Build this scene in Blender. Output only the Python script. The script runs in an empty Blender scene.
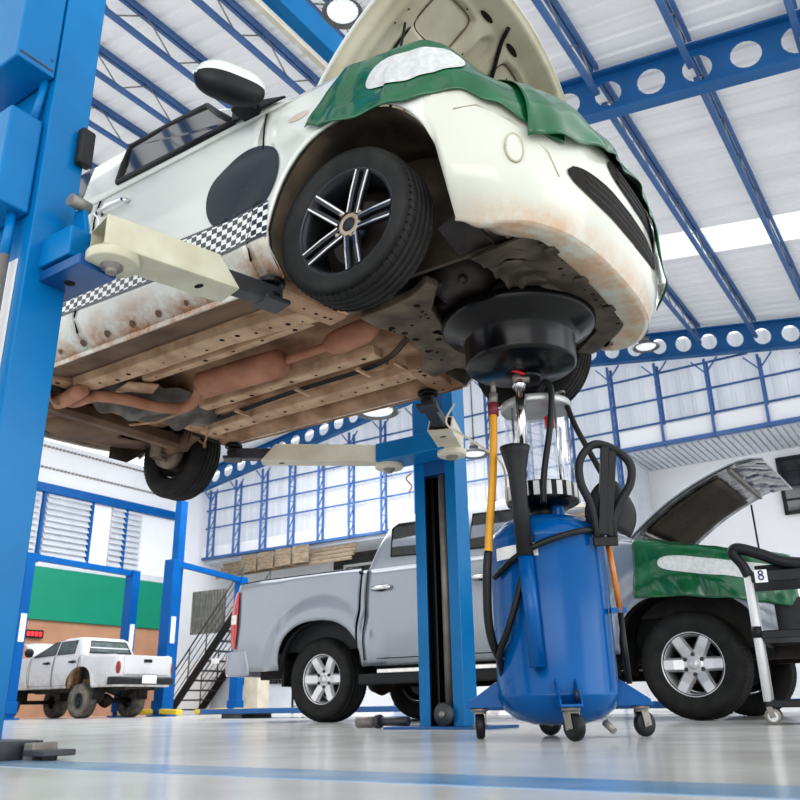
import bpy, bmesh, math, random
from mathutils import Vector, Matrix
random.seed(7)
PI = math.pi
COL = bpy.context.scene.collection
TH = math.radians(33.8)                     # the workshop grid against the view
UX, DX = Vector((math.cos(TH), -math.sin(TH), 0)), Vector((math.sin(TH), math.cos(TH), 0))
def W(a, b, z=0.0): return UX * a + DX * b + Vector((0, 0, z))

# ------------------------------------------------------------------ camera
F, PIT, ROL, HC = 820.0, math.atan(306 / 820.0), math.radians(1.0), 0.125
cd = bpy.data.cameras.new('camera'); cam = bpy.data.objects.new('camera', cd); COL.objects.link(cam)
cd.sensor_width = 36; cd.lens = F * 36 / 800; cd.clip_start = .02; cd.clip_end = 300
fw = Vector((0, math.cos(PIT), math.sin(PIT))); up = Vector((0, -math.sin(PIT), math.cos(PIT))); rt = Vector((1, 0, 0))
r2 = rt * math.cos(ROL) - up * math.sin(ROL); u2 = up * math.cos(ROL) + rt * math.sin(ROL)
cam.matrix_world = Matrix(((r2.x, u2.x, -fw.x, 0), (r2.y, u2.y, -fw.y, 0), (r2.z, u2.z, -fw.z, HC), (0, 0, 0, 1)))
bpy.context.scene.camera = cam
cd.dof.use_dof = True; cd.dof.focus_distance = 3.6; cd.dof.aperture_fstop = 6.3

# ------------------------------------------------------------------ materials
MATS = {}
def mat(name, col, col2=None, rough=.5, metal=0.0, scale=6.0, bump=0.0, lo=.35, hi=.65, coat=0.0, stretch=None,
        dirt=None, emit=None, spec=None, alpha=None, trans=0.0, translucent=0.0, detail=5.0):
    if name in MATS: return MATS[name]
    m = bpy.data.materials.new(name); m.use_nodes = True; MATS[name] = m
    nt = m.node_tree; nd = nt.nodes; lk = nt.links; bs = nd['Principled BSDF']; out = nd['Material Output']
    if col2 is None: col2 = tuple(c * .86 for c in col)
    tc = nd.new('ShaderNodeTexCoord'); mp = nd.new('ShaderNodeMapping'); lk.new(tc.outputs['Object'], mp.inputs[0])
    if stretch: mp.inputs['Scale'].default_value = stretch
    nz = nd.new('ShaderNodeTexNoise'); nz.inputs['Scale'].default_value = scale; nz.inputs['Detail'].default_value = detail
    lk.new(mp.outputs[0], nz.inputs['Vector'])
    rp = nd.new('ShaderNodeValToRGB'); e = rp.color_ramp.elements
    e[0].position = lo; e[0].color = (*col2, 1); e[1].position = hi; e[1].color = (*col, 1)
    lk.new(nz.outputs['Fac'], rp.inputs[0]); colout = rp.outputs[0]
    if dirt:                                # (colour, z clean, z dirty, strength)
        sp = nd.new('ShaderNodeSeparateXYZ'); lk.new(tc.outputs['Object'], sp.inputs[0])
        mr = nd.new('ShaderNodeMapRange'); lk.new(sp.outputs['Z'], mr.inputs[0])
        mr.inputs[1].default_value = dirt[1]; mr.inputs[2].default_value = dirt[2]; mr.inputs[3].default_value = 0; mr.inputs[4].default_value = dirt[3]
        n2 = nd.new('ShaderNodeTexNoise'); n2.inputs['Scale'].default_value = 7; n2.inputs['Detail'].default_value = 8; n2.inputs['Roughness'].default_value = .7
        lk.new(tc.outputs['Object'], n2.inputs['Vector'])
        mu = nd.new('ShaderNodeMath'); mu.operation = 'MULTIPLY'; lk.new(mr.outputs[0], mu.inputs[0])
        r3 = nd.new('ShaderNodeMapRange'); r3.inputs[1].default_value = .38; r3.inputs[2].default_value = .62; lk.new(n2.outputs['Fac'], r3.inputs[0]); lk.new(r3.outputs[0], mu.inputs[1])
        mx = nd.new('ShaderNodeMix'); mx.data_type = 'RGBA'; lk.new(mu.outputs[0], mx.inputs[0]); lk.new(colout, mx.inputs[6]); mx.inputs[7].default_value = (*dirt[0], 1)
        colout = mx.outputs[2]
    lk.new(colout, bs.inputs['Base Color'])
    bs.inputs['Roughness'].default_value = rough; bs.inputs['Metallic'].default_value = metal
    bs.inputs['Coat Weight'].default_value = coat; bs.inputs['Coat Roughness'].default_value = .06
    if trans: bs.inputs['Transmission Weight'].default_value = trans; bs.inputs['IOR'].default_value = 1.15
    if alpha is not None: bs.inputs['Alpha'].default_value = alpha
    if spec is not None: bs.inputs['Specular IOR Level'].default_value = spec
    if emit: bs.inputs['Emission Color'].default_value = (*emit[0], 1); bs.inputs['Emission Strength'].default_value = emit[1]
    if bump:
        bp = nd.new('ShaderNodeBump'); bp.inputs['Strength'].default_value = bump; bp.inputs['Distance'].default_value = .02
        lk.new(nz.outputs['Fac'], bp.inputs['Height']); lk.new(bp.outputs[0], bs.inputs['Normal'])
    if translucent:
        tr = nd.new('ShaderNodeBsdfTranslucent'); lk.new(colout, tr.inputs[0]); ms = nd.new('ShaderNodeMixShader'); ms.inputs[0].default_value = translucent
        lk.new(bs.outputs[0], ms.inputs[1]); lk.new(tr.outputs[0], ms.inputs[2]); lk.new(ms.outputs[0], out.inputs[0])
    return m
RUST = (.42, .22, .11)
white_paint = mat('white_car_paint', (.68, .705, .66), (.65, .675, .63), rough=.22, coat=.6, scale=2, dirt=(RUST, .10, -.05, 1.0))
bumper_paint = mat('white_bumper_paint', (.60, .62, .55), (.57, .585, .515), rough=.28, coat=.5, scale=2, dirt=((.55, .30, .14), -.02, -.125, .9))
hood_under = mat('hood_underside_cream', (.50, .48, .37), (.38, .35, .25), rough=.5, scale=4)
black_plastic = mat('black_plastic', (.014, .015, .017), (.009, .01, .011), rough=.42, spec=.35)
black_gloss = mat('black_enamel', (.007, .0075, .009), (.004, .004, .005), rough=.22, spec=.35)
charcoal = mat('charcoal_plastic', (.027, .028, .031), (.018, .019, .021), rough=.5, spec=.3)
dark_glass = mat('tinted_glass', (.02, .024, .026), (.03, .034, .034), rough=.06, coat=.6, scale=1.5)
rubber = mat('tyre_rubber', (.034, .034, .033), (.02, .02, .02), rough=.75, scale=10, bump=.15, spec=.25)
dusty_rubber = mat('dusty_tyre_rubber', (.22, .20, .17), (.10, .09, .08), rough=.9, scale=9)
rim_dark = mat('dark_alloy', (.045, .05, .062), (.03, .034, .04), rough=.3, metal=.5)
silver = mat('machined_alloy', (.78, .76, .73), (.62, .6, .57), rough=.26, metal=.85)
alloy = mat('silver_alloy', (.70, .70, .71), (.6, .6, .61), rough=.3, metal=.55)
chrome = mat('chrome', (.8, .81, .82), (.7, .7, .72), rough=.12, metal=1.0)
steel_dark = mat('dark_steel', (.085, .09, .1), (.05, .05, .055), rough=.45, metal=.4)
steel_grey = mat('grey_steel', (.32, .31, .29), (.22, .2, .18), rough=.5, metal=.4)
tan = mat('dusty_underbody_tan', (.50, .33, .215), (.27, .155, .09), rough=.8, scale=6, bump=.2)
tan_light = mat('dusty_rail_tan', (.62, .445, .30), (.40, .25, .155), rough=.8, scale=8, bump=.2)
brown_dark = mat('underbody_brown', (.20, .125, .08), (.10, .06, .04), rough=.8, scale=4)
terracotta = mat('rusty_exhaust', (.47, .24, .155), (.34, .165, .10), rough=.75, scale=8, bump=.1)
tank_grey = mat('grey_fuel_tank', (.21, .195, .18), (.085, .075, .066), rough=.7, scale=5, lo=.4, hi=.6)
subframe_m = mat('stained_subframe', (.20, .16, .12), (.085, .065, .047), rough=.6, scale=8, bump=.25, metal=.2)
rail_front_m = mat('stained_front_panel', (.15, .125, .098), (.055, .045, .036), rough=.5, scale=7, bump=.2, metal=.3)
engine_m = mat('oily_engine', (.05, .042, .036), (.022, .018, .016), rough=.55, scale=9, bump=.3)
rear_m = mat('muddy_casting', (.27, .22, .17), (.12, .09, .065), rough=.8, scale=12, bump=.4)
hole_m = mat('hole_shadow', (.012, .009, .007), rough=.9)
hub_m = mat('tarnished_hub', (.42, .36, .28), (.3, .24, .18), rough=.4, metal=.3)
liner = mat('mud_stained_liner', (.10, .078, .055), (.035, .027, .02), rough=.9, scale=6, bump=.5)
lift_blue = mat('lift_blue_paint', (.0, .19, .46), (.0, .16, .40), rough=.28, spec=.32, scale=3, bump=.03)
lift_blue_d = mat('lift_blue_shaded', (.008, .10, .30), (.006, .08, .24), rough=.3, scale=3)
tank_blue = mat('drainer_blue_paint', (.0, .105, .33), (.0, .09, .29), rough=.2, spec=.3, scale=2)
cream = mat('cream_arm_paint', (.60, .60, .47), (.50, .48, .35), rough=.4, scale=6, dirt=((.36, .24, .14), 9, 10, 0))
cream_b = mat('cream_arm_dusty', (.72, .68, .57), (.62, .56, .44), rough=.5, scale=5)
beam_blue = mat('roof_steel_blue', (.010, .115, .31), (.008, .10, .27), rough=.45, scale=3)
joist_blue = mat('roof_joist_blue', (.06, .145, .33), (.05, .12, .28), rough=.5, scale=3)
wall_blue = mat('wall_steel_blue', (.07, .16, .38), (.05, .13, .33), rough=.5, scale=3)
bg_blue = mat('far_lift_blue', (.0, .115, .38), (.0, .10, .33), rough=.4, spec=.25, scale=3)
roof_m = mat('white_roof_sheet', (.78, .785, .79), (.69, .695, .71), rough=.5, scale=1.2, stretch=(.15, 2, 1), translucent=.16)
curtain_m = mat('translucent_wall_sheet', (.74, .765, .80), (.62, .65, .70), rough=.5, scale=.9, stretch=(2.5, 2.5, .3), translucent=.38)
sky_m = mat('clear_roof_sheet', (.97, .97, .95), (.93, .93, .92), rough=.4, translucent=.93)
white_wall = mat('white_painted_wall', (.83, .84, .86), (.78, .79, .81), rough=.6, scale=.7)
white_trim = mat('white_fascia', (.90, .91, .93), (.85, .86, .88), rough=.5, scale=1)
sheet_m = mat('grey_corrugated_soffit', (.66, .69, .74), (.58, .61, .66), rough=.5, scale=2)
green_cloth = mat('green_vinyl', (.003, .125, .047), (.002, .085, .032), rough=.22, scale=9, bump=.1, coat=.5)
patch_m = mat('grey_white_patch', (.62, .64, .63), (.5, .52, .52), rough=.5, scale=40, bump=.1)
silver_paint = mat('grey_silver_paint', (.30, .325, .365), (.285, .31, .35), rough=.22, metal=.35, coat=.9, scale=2)
wtruck_paint = mat('dusty_white_paint', (.64, .645, .66), (.56, .565, .58), rough=.35, coat=.4, scale=1.5, dirt=((.36, .31, .25), .95, .5, .85))
tail_red = mat('tail_lamp_red', (.62, .02, .03), (.5, .015, .02), rough=.15, coat=.6)
lens_clear = mat('clear_lamp_lens', (.82, .80, .76), (.72, .70, .66), rough=.2, coat=.5)
yellow = mat('yellow_hose', (.72, .36, .02), (.6, .28, .015), rough=.4)
yellow_p = mat('yellow_arm_paint', (.85, .62, .05), (.75, .52, .04), rough=.5)
red_p = mat('red_lever', (.65, .02, .03), (.5, .015, .02), rough=.35)
white_lbl = mat('white_paper', (.86, .87, .88), (.8, .81, .82), rough=.6)
green_sign = mat('flat_green_board', (.0, .27, .165), (.0, .25, .15), rough=.55, scale=1)
orange_wall = mat('terracotta_wall', (.50, .28, .175), (.44, .24, .15), rough=.8, scale=2)
wood = mat('weathered_wood', (.33, .26, .19), (.17, .13, .09), rough=.8, scale=5, stretch=(1, 6, 6))
dim_room = mat('dim_room', (.08, .075, .07), (.03, .03, .03), rough=.8, scale=2)
lamp_lit = mat('lit_lamp_lens', (.5, .54, .54), rough=.3, emit=((.92, .97, 1), .55))
lamp_body = mat('lamp_grey', (.16, .165, .17), rough=.4, metal=.5)
clear_glass = mat('clear_chamber', (.97, .985, 1.0), (.95, .97, .99), rough=.02, trans=1.0, alpha=.35)
light_bar = mat('ribbed_white', (.75, .76, .76), (.68, .69, .69), rough=.4)
liner_hood = mat('brown_hood_liner', (.075, .06, .042), (.035, .03, .024), rough=.75, scale=3)
mech_grey = mat('polished_pressed_steel', (.55, .56, .57), (.2, .2, .21), rough=.25, metal=.6, scale=11, bump=.4)
tray_black = mat('cart_black', (.014, .015, .018), (.009, .01, .012), rough=.45, spec=.35)
cart_white = mat('cart_white_tube', (.72, .73, .74), (.66, .67, .68), rough=.35)
navy = mat('navy_digits', (.01, .02, .12), rough=.5)
spot_m = mat('slate_decal', (.040, .046, .056), (.032, .037, .046), rough=.35, spec=.3, scale=2)

def node_mat(name, build):
    m = bpy.data.materials.new(name); m.use_nodes = True; MATS[name] = m
    build(m.node_tree, m.node_tree.nodes['Principled BSDF']); return m
def _check(nt, bs):
    uv = nt.nodes.new('ShaderNodeUVMap'); ck = nt.nodes.new('ShaderNodeTexChecker')
    sp = nt.nodes.new('ShaderNodeSeparateXYZ'); nt.links.new(uv.outputs[0], sp.inputs[0]); nt.links.new(uv.outputs[0], ck.inputs[0])
    ck.inputs['Scale'].default_value = 1.0; ck.inputs[1].default_value = (.035, .038, .045, 1); ck.inputs[2].default_value = (.80, .81, .78, 1)
    # border lines above row 5 and below row 0
    def lt(o, v, op):
        n = nt.nodes.new('ShaderNodeMath'); n.operation = op; n.inputs[1].default_value = v; nt.links.new(o, n.inputs[0]); return n.outputs[0]
    a = lt(sp.outputs['Y'], 5.35, 'GREATER_THAN'); b = lt(sp.outputs['Y'], -.35, 'LESS_THAN')
    ad = nt.nodes.new('ShaderNodeMath'); ad.operation = 'ADD'; nt.links.new(a, ad.inputs[0]); nt.links.new(b, ad.inputs[1])
    mx = nt.nodes.new('ShaderNodeMix'); mx.data_type = 'RGBA'; nt.links.new(ad.outputs[0], mx.inputs[0]); nt.links.new(ck.outputs[0], mx.inputs[6]); mx.inputs[7].default_value = (.06, .065, .075, 1)
    nt.links.new(mx.outputs[2], bs.inputs['Base Color']); bs.inputs['Roughness'].default_value = .3; bs.inputs['Coat Weight'].default_value = .4
check_m = node_mat('checker_decal', _check)
def _floor(nt, bs):
    tc = nt.nodes.new('ShaderNodeTexCoord'); n1 = nt.nodes.new('ShaderNodeTexNoise'); n1.inputs['Scale'].default_value = .9; n1.inputs['Detail'].default_value = 7
    mp = nt.nodes.new('ShaderNodeMapping'); mp.inputs['Scale'].default_value = (1, 1.6, 1); nt.links.new(tc.outputs['Object'], mp.inputs[0]); nt.links.new(mp.outputs[0], n1.inputs[0])
    rp = nt.nodes.new('ShaderNodeValToRGB'); rp.color_ramp.elements[0].position = .3; rp.color_ramp.elements[0].color = (.60, .595, .57, 1); rp.color_ramp.elements[1].position = .7; rp.color_ramp.elements[1].color = (.75, .745, .72, 1)
    nt.links.new(n1.outputs[0], rp.inputs[0]); nt.links.new(rp.outputs[0], bs.inputs['Base Color'])
    n2 = nt.nodes.new('ShaderNodeTexNoise'); n2.inputs['Scale'].default_value = 3; n2.inputs['Detail'].default_value = 6; nt.links.new(tc.outputs['Object'], n2.inputs[0])
    mr = nt.nodes.new('ShaderNodeMapRange'); mr.inputs[3].default_value = .10; mr.inputs[4].default_value = .26; nt.links.new(n2.outputs[0], mr.inputs[0]); nt.links.new(mr.outputs[0], bs.inputs['Roughness'])
    bp = nt.nodes.new('ShaderNodeBump'); bp.inputs['Strength'].default_value = .05; bp.inputs['Distance'].default_value = .01; nt.links.new(n2.outputs[0], bp.inputs['Height']); nt.links.new(bp.outputs[0], bs.inputs['Normal'])
floor_m = node_mat('epoxy_floor', _floor)
line_m = mat('worn_blue_line', (.16, .30, .48), (.28, .40, .53), rough=.22, scale=5)

# ------------------------------------------------------------------ mesh helpers
def NB(): return bmesh.new()
def quad_faces(bm, rings, closed=True, caps=True, mi=0, smooth=True):
    vs = [[bm.verts.new(p) for p in r] for r in rings]; n = len(vs[0])
    for i in range(len(vs) - 1):
        for j in range(n if closed else n - 1):
            k = (j + 1) % n
            try:
                f = bm.faces.new((vs[i][j], vs[i][k], vs[i + 1][k], vs[i + 1][j])); f.material_index = mi; f.smooth = smooth
            except ValueError: pass
    if caps and closed:
        for r in (vs[0], vs[-1]):
            try: f = bm.faces.new(r); f.material_index = mi
            except ValueError: pass
    return vs
def box(bm, x0, x1, y0, y1, z0, z1, M=None, mi=0):
    pts = [Vector((x, y, z)) for z in (z0, z1) for x, y in ((x0, y0), (x1, y0), (x1, y1), (x0, y1))]
    if M: pts = [M @ p for p in pts]
    v = [bm.verts.new(p) for p in pts]
    for q in ((3, 2, 1, 0), (4, 5, 6, 7), (0, 1, 5, 4), (1, 2, 6, 5), (2, 3, 7, 6), (3, 0, 4, 7)):
        f = bm.faces.new([v[i] for i in q]); f.material_index = mi
def frame_of(d):
    d = d.normalized(); h = Vector((0, 0, 1)) if abs(d.z) < .95 else Vector((1, 0, 0))
    x = h.cross(d).normalized(); y = d.cross(x); return x, y
def tube(bm, pts, r, seg=8, mi=0, flat=1.0):
    pts = [Vector(p) for p in pts]; rad = r if isinstance(r, (list, tuple)) else [r] * len(pts); rings = []
    t0 = (pts[1] - pts[0]); x, y = frame_of(t0)
    for i, p in enumerate(pts):
        t = (pts[min(i + 1, len(pts) - 1)] - pts[max(i - 1, 0)]).normalized()
        x = (x - t * x.dot(t)).normalized(); y = t.cross(x)
        rings.append([p + (x * math.cos(2 * PI * k / seg) + y * flat * math.sin(2 * PI * k / seg)) * rad[i] for k in range(seg)])
    quad_faces(bm, rings, mi=mi)
def bar(bm, p0, p1, w, h, mi=0, upv=None):          # rectangular bar from p0 to p1
    p0, p1 = Vector(p0), Vector(p1); d = (p1 - p0).normalized()
    u = Vector(upv) if upv else (Vector((0, 0, 1)) if abs(d.z) < .95 else Vector((1, 0, 0)))
    x = d.cross(u).normalized(); y = x.cross(d)
    rings = [[p + x * sx * w / 2 + y * sy * h / 2 for sx, sy in ((-1, -1), (1, -1), (1, 1), (-1, 1))] for p in (p0, p1)]
    quad_faces(bm, rings, mi=mi, smooth=False)
def lathe(bm, prof, M=None, seg=32, mi=0, a0=0, a1=2 * PI, caps=False):     # prof (r, h) about local z
    full = abs(a1 - a0 - 2 * PI) < 1e-6; n = seg if full else seg + 1; rings = []
    for r, h in prof:
        ring = [Vector((max(r, 1e-4) * math.cos(a0 + (a1 - a0) * k / seg), max(r, 1e-4) * math.sin(a0 + (a1 - a0) * k / seg), h)) for k in range(n)]
        rings.append([M @ p for p in ring] if M else ring)
    quad_faces(bm, rings, closed=full, caps=caps, mi=mi)
def prism(bm, poly, f0, f1, mi=0):                  # polygon (u, v) lifted by two functions
    a = [bm.verts.new(f0(*p)) for p in poly]; b = [bm.verts.new(f1(*p)) for p in poly]; n = len(poly)
    for f in (a[::-1], b):
        q = bm.faces.new(f); q.material_index = mi
    for i in range(n):
        q = bm.faces.new((a[i], a[(i + 1) % n], b[(i + 1) % n], b[i])); q.material_index = mi
def prism_y(bm, poly, y0, y1, mi=0): prism(bm, poly, lambda x, z: Vector((x, y0, z)), lambda x, z: Vector((x, y1, z)), mi)
def prism_z(bm, poly, z0, z1, mi=0): prism(bm, poly, lambda x, y: Vector((x, y, z0)), lambda x, y: Vector((x, y, z1)), mi)
def prism_x(bm, poly, x0, x1, mi=0): prism(bm, poly, lambda y, z: Vector((x0, y, z)), lambda y, z: Vector((x1, y, z)), mi)
def grid(bm, us, vs, f, uvf=None, mi=0):
    V = [[bm.verts.new(f(u, v)) for v in vs] for u in us]; ly = bm.loops.layers.uv.verify() if uvf else None
    for i in range(len(us) - 1):
        for j in range(len(vs) - 1):
            q = [(i, j), (i + 1, j), (i + 1, j + 1), (i, j + 1)]
            try: fc = bm.faces.new([V[a][b] for a, b in q])
            except ValueError: continue
            fc.smooth = True; fc.material_index = mi
            if uvf:
                for l, (a, b) in zip(fc.loops, q): l[ly].uv = uvf(us[a], vs[b])
def disc(bm, c, n, r, seg=14, mi=0, r2=None):
    n = Vector(n).normalized(); x, y = frame_of(n); c = Vector(c); r2 = r2 or r
    f = bm.faces.new([bm.verts.new(c + x * r * math.cos(2 * PI * k / seg) + y * r2 * math.sin(2 * PI * k / seg)) for k in range(seg)]); f.material_index = mi
def cyl(bm, p0, p1, r, seg=16, mi=0, r1=None):
    tube(bm, [p0, p1], [r, r if r1 is None else r1], seg, mi)
def lin(a, b, n): return [a + (b - a) * i / (n - 1) for i in range(n)]
def smooth3(t): t = max(0, min(1, t)); return t * t * (3 - 2 * t)
def crom(pts, n=12):
    pts = [Vector(p) for p in pts]; o = []
    for i in range(len(pts) - 1):
        p0 = pts[i - 1] if i else pts[0] * 2 - pts[1]; p1, p2 = pts[i], pts[i + 1]; p3 = pts[i + 2] if i + 2 < len(pts) else p2 * 2 - p1
        for k in range(n):
            t = k / n; o.append(.5 * ((2 * p1) + (p2 - p0) * t + (2 * p0 - 5 * p1 + 4 * p2 - p3) * t * t + (3 * p1 - p0 - 3 * p2 + p3) * t ** 3))
    o.append(pts[-1]); return o
def obj(name, bm, m, parent=None, bevel=0, solid=0, smooth=None, recalc=True, soff=-1, sub=0):
    if recalc: bmesh.ops.recalc_face_normals(bm, faces=bm.faces[:])
    if smooth is not None:
        for f in bm.faces: f.smooth = smooth
    me = bpy.data.meshes.new(name); bm.to_mesh(me); bm.free()
    for x in (m if isinstance(m, (list, tuple)) else [m]): me.materials.append(x)
    o = bpy.data.objects.new(name, me); COL.objects.link(o)
    if parent is not None: o.parent = parent
    if solid: s = o.modifiers.new('s', 'SOLIDIFY'); s.thickness = solid; s.offset = soff
    if bevel: b = o.modifiers.new('b', 'BEVEL'); b.width = bevel; b.segments = 2; b.limit_method = 'ANGLE'; b.angle_limit = .7; b.harden_normals = False
    if sub: b = o.modifiers.new('u', 'SUBSURF'); b.levels = sub; b.render_levels = sub
    return o
def tag(o, label, cat, group=None, kind='thing'):
    o['label'] = label; o['category'] = cat; o['kind'] = kind
    if group: o['group'] = group
    return o
def thing(name, label, cat, loc, rot=-TH, group=None):
    o = bpy.data.objects.new(name, None); COL.objects.link(o); o.empty_display_size = .1
    o.location = loc; o.rotation_euler = (0, 0, rot); return tag(o, label, cat, group)
def struct(name, bm, m, **k):
    o = obj(name, bm, m, **k); o.rotation_euler = (0, 0, -TH); o['kind'] = 'structure'; return o
def gthing(name, bm, m, label, cat, group=None, **k):   # a one-mesh thing laid out in grid coordinates
    o = obj(name, bm, m, **k); o.rotation_euler = (0, 0, -TH); return tag(o, label, cat, group)
def copy_tree(o, parent=None):
    c = o.copy(); COL.objects.link(c)
    if parent is not None: c.parent = parent
    for ch in list(o.children): copy_tree(ch, c)
    return c

# ------------------------------------------------------------------ wheels
def wheel_part(parent, x, y, z, R, w, rr, style, out, tire_m=rubber, rim_m=None, name='wheel'):
    """axis along y; out = -1 the face looks to -y. The tyre is the part, its rim and nuts the sub-parts."""
    M = Matrix.Translation((x, y, z)) @ Matrix.Rotation(PI / 2 * (1 if out < 0 else -1), 4, 'X')       # local +z -> the outer side
    h = w / 2; bm = NB()
    prof = [(rr - .012, -h * .8), (rr + .006, -h * .93), ((rr + R) / 2, -h * 1.03), (R - .025, -h * .95), (R - .006, -h * .80)]
    for g in (-.5, -.17, .17, .5):
        c = g * h; q = h * .05
        prof += [(R, c - q * 1.6), (R - .012, c - q), (R - .012, c + q), (R, c + q * 1.6)]
    prof += [(R - .006, h * .80), (R - .025, h * .95), (R * .9 + rr * .1, h), ((rr + R) / 2, h * 1.03), (rr + .012, h * .95), (rr + .004, h * .9), (rr - .012, h * .8)]
    lathe(bm, prof, M, 64)
    # sipes: thin dark cross cuts on the shoulders
    for k in range(64):
        a = 2 * PI * k / 64
        for s in (-1, 1):
            p0 = M @ Vector(((R + .0005) * math.cos(a), (R + .0005) * math.sin(a), s * h * .56)); p1 = M @ Vector(((R - .012) * math.cos(a + .03), (R - .012) * math.sin(a + .03), s * h * .9))
            bar(bm, p0, p1, .004, .004, mi=1)
    t = obj(name, bm, [tire_m, hole_m], parent)
    rm = rim_m or (rim_dark if style == 'double' else alloy); bm = NB()
    lathe(bm, [(rr - .01, -h * .8), (rr - .022, -h * .7), (rr - .03, 0), (rr - .02, h * .62), (rr - .004, h * .86), (rr + .005, h * .9), (rr + .003, h * .8)], M, 48)
    lathe(bm, [(.001, -h * .3), (rr * .62, -h * .3)], M, 28, mi=1)                 # brake disc
    lathe(bm, [(rr * .62, -h * .3), (rr - .03, -h * .6)], M, 28, mi=2)
    T = lambda px, py, pz: M @ Vector((px, py, pz))
    def spoke(a, w0, w1, r0, r1, z0, z1, th, mi=0):
        d = Vector((math.cos(a), math.sin(a), 0)); n = Vector((-d.y, d.x, 0)); rings = []
        for r, wd, zz in ((r0, w0, z0), ((r0 + r1) / 2, (w0 + w1) / 2, (z0 + z1) / 2 + .006), (r1, w1, z1)):
            c = d * r; rings.append([M @ (c + n * wd / 2 * .8 + Vector((0, 0, zz))), M @ (c - n * wd / 2 * .8 + Vector((0, 0, zz))), M @ (c - n * wd / 2 * 1.2 + Vector((0, 0, zz - th))), M @ (c + n * wd / 2 * 1.2 + Vector((0, 0, zz - th)))])
        quad_faces(bm, rings, mi=mi, smooth=False)
    if style == 'double':
        lathe(bm, [(.001, h * .52), (.046, h * .54), (.062, h * .46), (.07, h * .2)], M, 24)
        for k in range(5):
            a = 2 * PI * k / 5 - .10
            for s in (-1, 1):
                n = Vector((-math.sin(a), math.cos(a), 0)) * s * .021; d = Vector((math.cos(a), math.sin(a), 0))
                p = [M @ (d * r + n * q + Vector((0, 0, zz))) for r, q, zz in ((.045, .95, h * .5), (rr * .55, 1.05, h * .66), (rr - .008, 1.15, h * .78))]
                for i in (0, 1): bar(bm, p[i], p[i + 1], .024, .018, mi=0, upv=M.to_3x3() @ Vector((0, 0, 1)))
                o = M.to_3x3() @ Vector((0, 0, .0105)); q = M.to_3x3() @ (n * .22)
                for i in (0, 1): bar(bm, p[i] + o + q, p[i + 1] + o + q, .0065, .003, mi=3, upv=M.to_3x3() @ Vector((0, 0, 1)))
    elif style == 'six':
        lathe(bm, [(.001, h * .60), (rr * .2, h * .62), (rr * .36, h * .58), (rr * .42, h * .3)], M, 24)
        for k in range(6):
            a = 2 * PI * k / 6 + 0.0
            spoke(a, .082, .075, rr * .3, rr - .004, h * .58, h * .82, .03)
    else:
        lathe(bm, [(.001, h * .3), (rr * .35, h * .32), (rr * .5, h * .1), (rr * .8, h * .2), (rr - .01, h * .5)], M, 24)
        for k in range(8):
            a = 2 * PI * k / 8; disc(bm, T(rr * .68 * math.cos(a), rr * .68 * math.sin(a), h * .24), M.to_3x3() @ Vector((0, 0, 1)), rr * .1, 8, mi=2)
    rim = obj('rim', bm, [rm, engine_m if style == 'double' else steel_dark, hole_m, silver, steel_grey], t)
    if style in ('double', 'six'):
        nl = 4 if style == 'double' else 6; bm = NB()
        lathe(bm, [(.001, h * .62), (.022, h * .62), (.028, h * .55)] if nl == 4 else [(.001, h * .70), (rr * .17, h * .69), (rr * .19, h * .6)], M, 20)
        obj('center_cap', bm, charcoal if nl == 4 else alloy, t)
        if nl == 4: bm = NB(); lathe(bm, [(.028, h * .56), (.030, h * .60), (.046, h * .58), (.052, h * .50)], M, 24); obj('hub_ring', bm, hub_m, t)
        for k in range(nl):
            a = 2 * PI * k / nl + (.55 if nl == 4 else PI / 6); bm = NB(); r = .060 if nl == 4 else rr * .31
            lathe(bm, [(.001, h * .66), (.007, h * .66), (.01, h * .6), (.011, h * .46)] if nl == 4 else [(.001, h * .70), (.010, h * .70), (.014, h * .64), (.015, h * .46)], M @ Matrix.Translation((r * math.cos(a), r * math.sin(a), 0)), 8)
            obj('lug_nut', bm, hub_m if nl == 4 else steel_dark, t)
    return t

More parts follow.
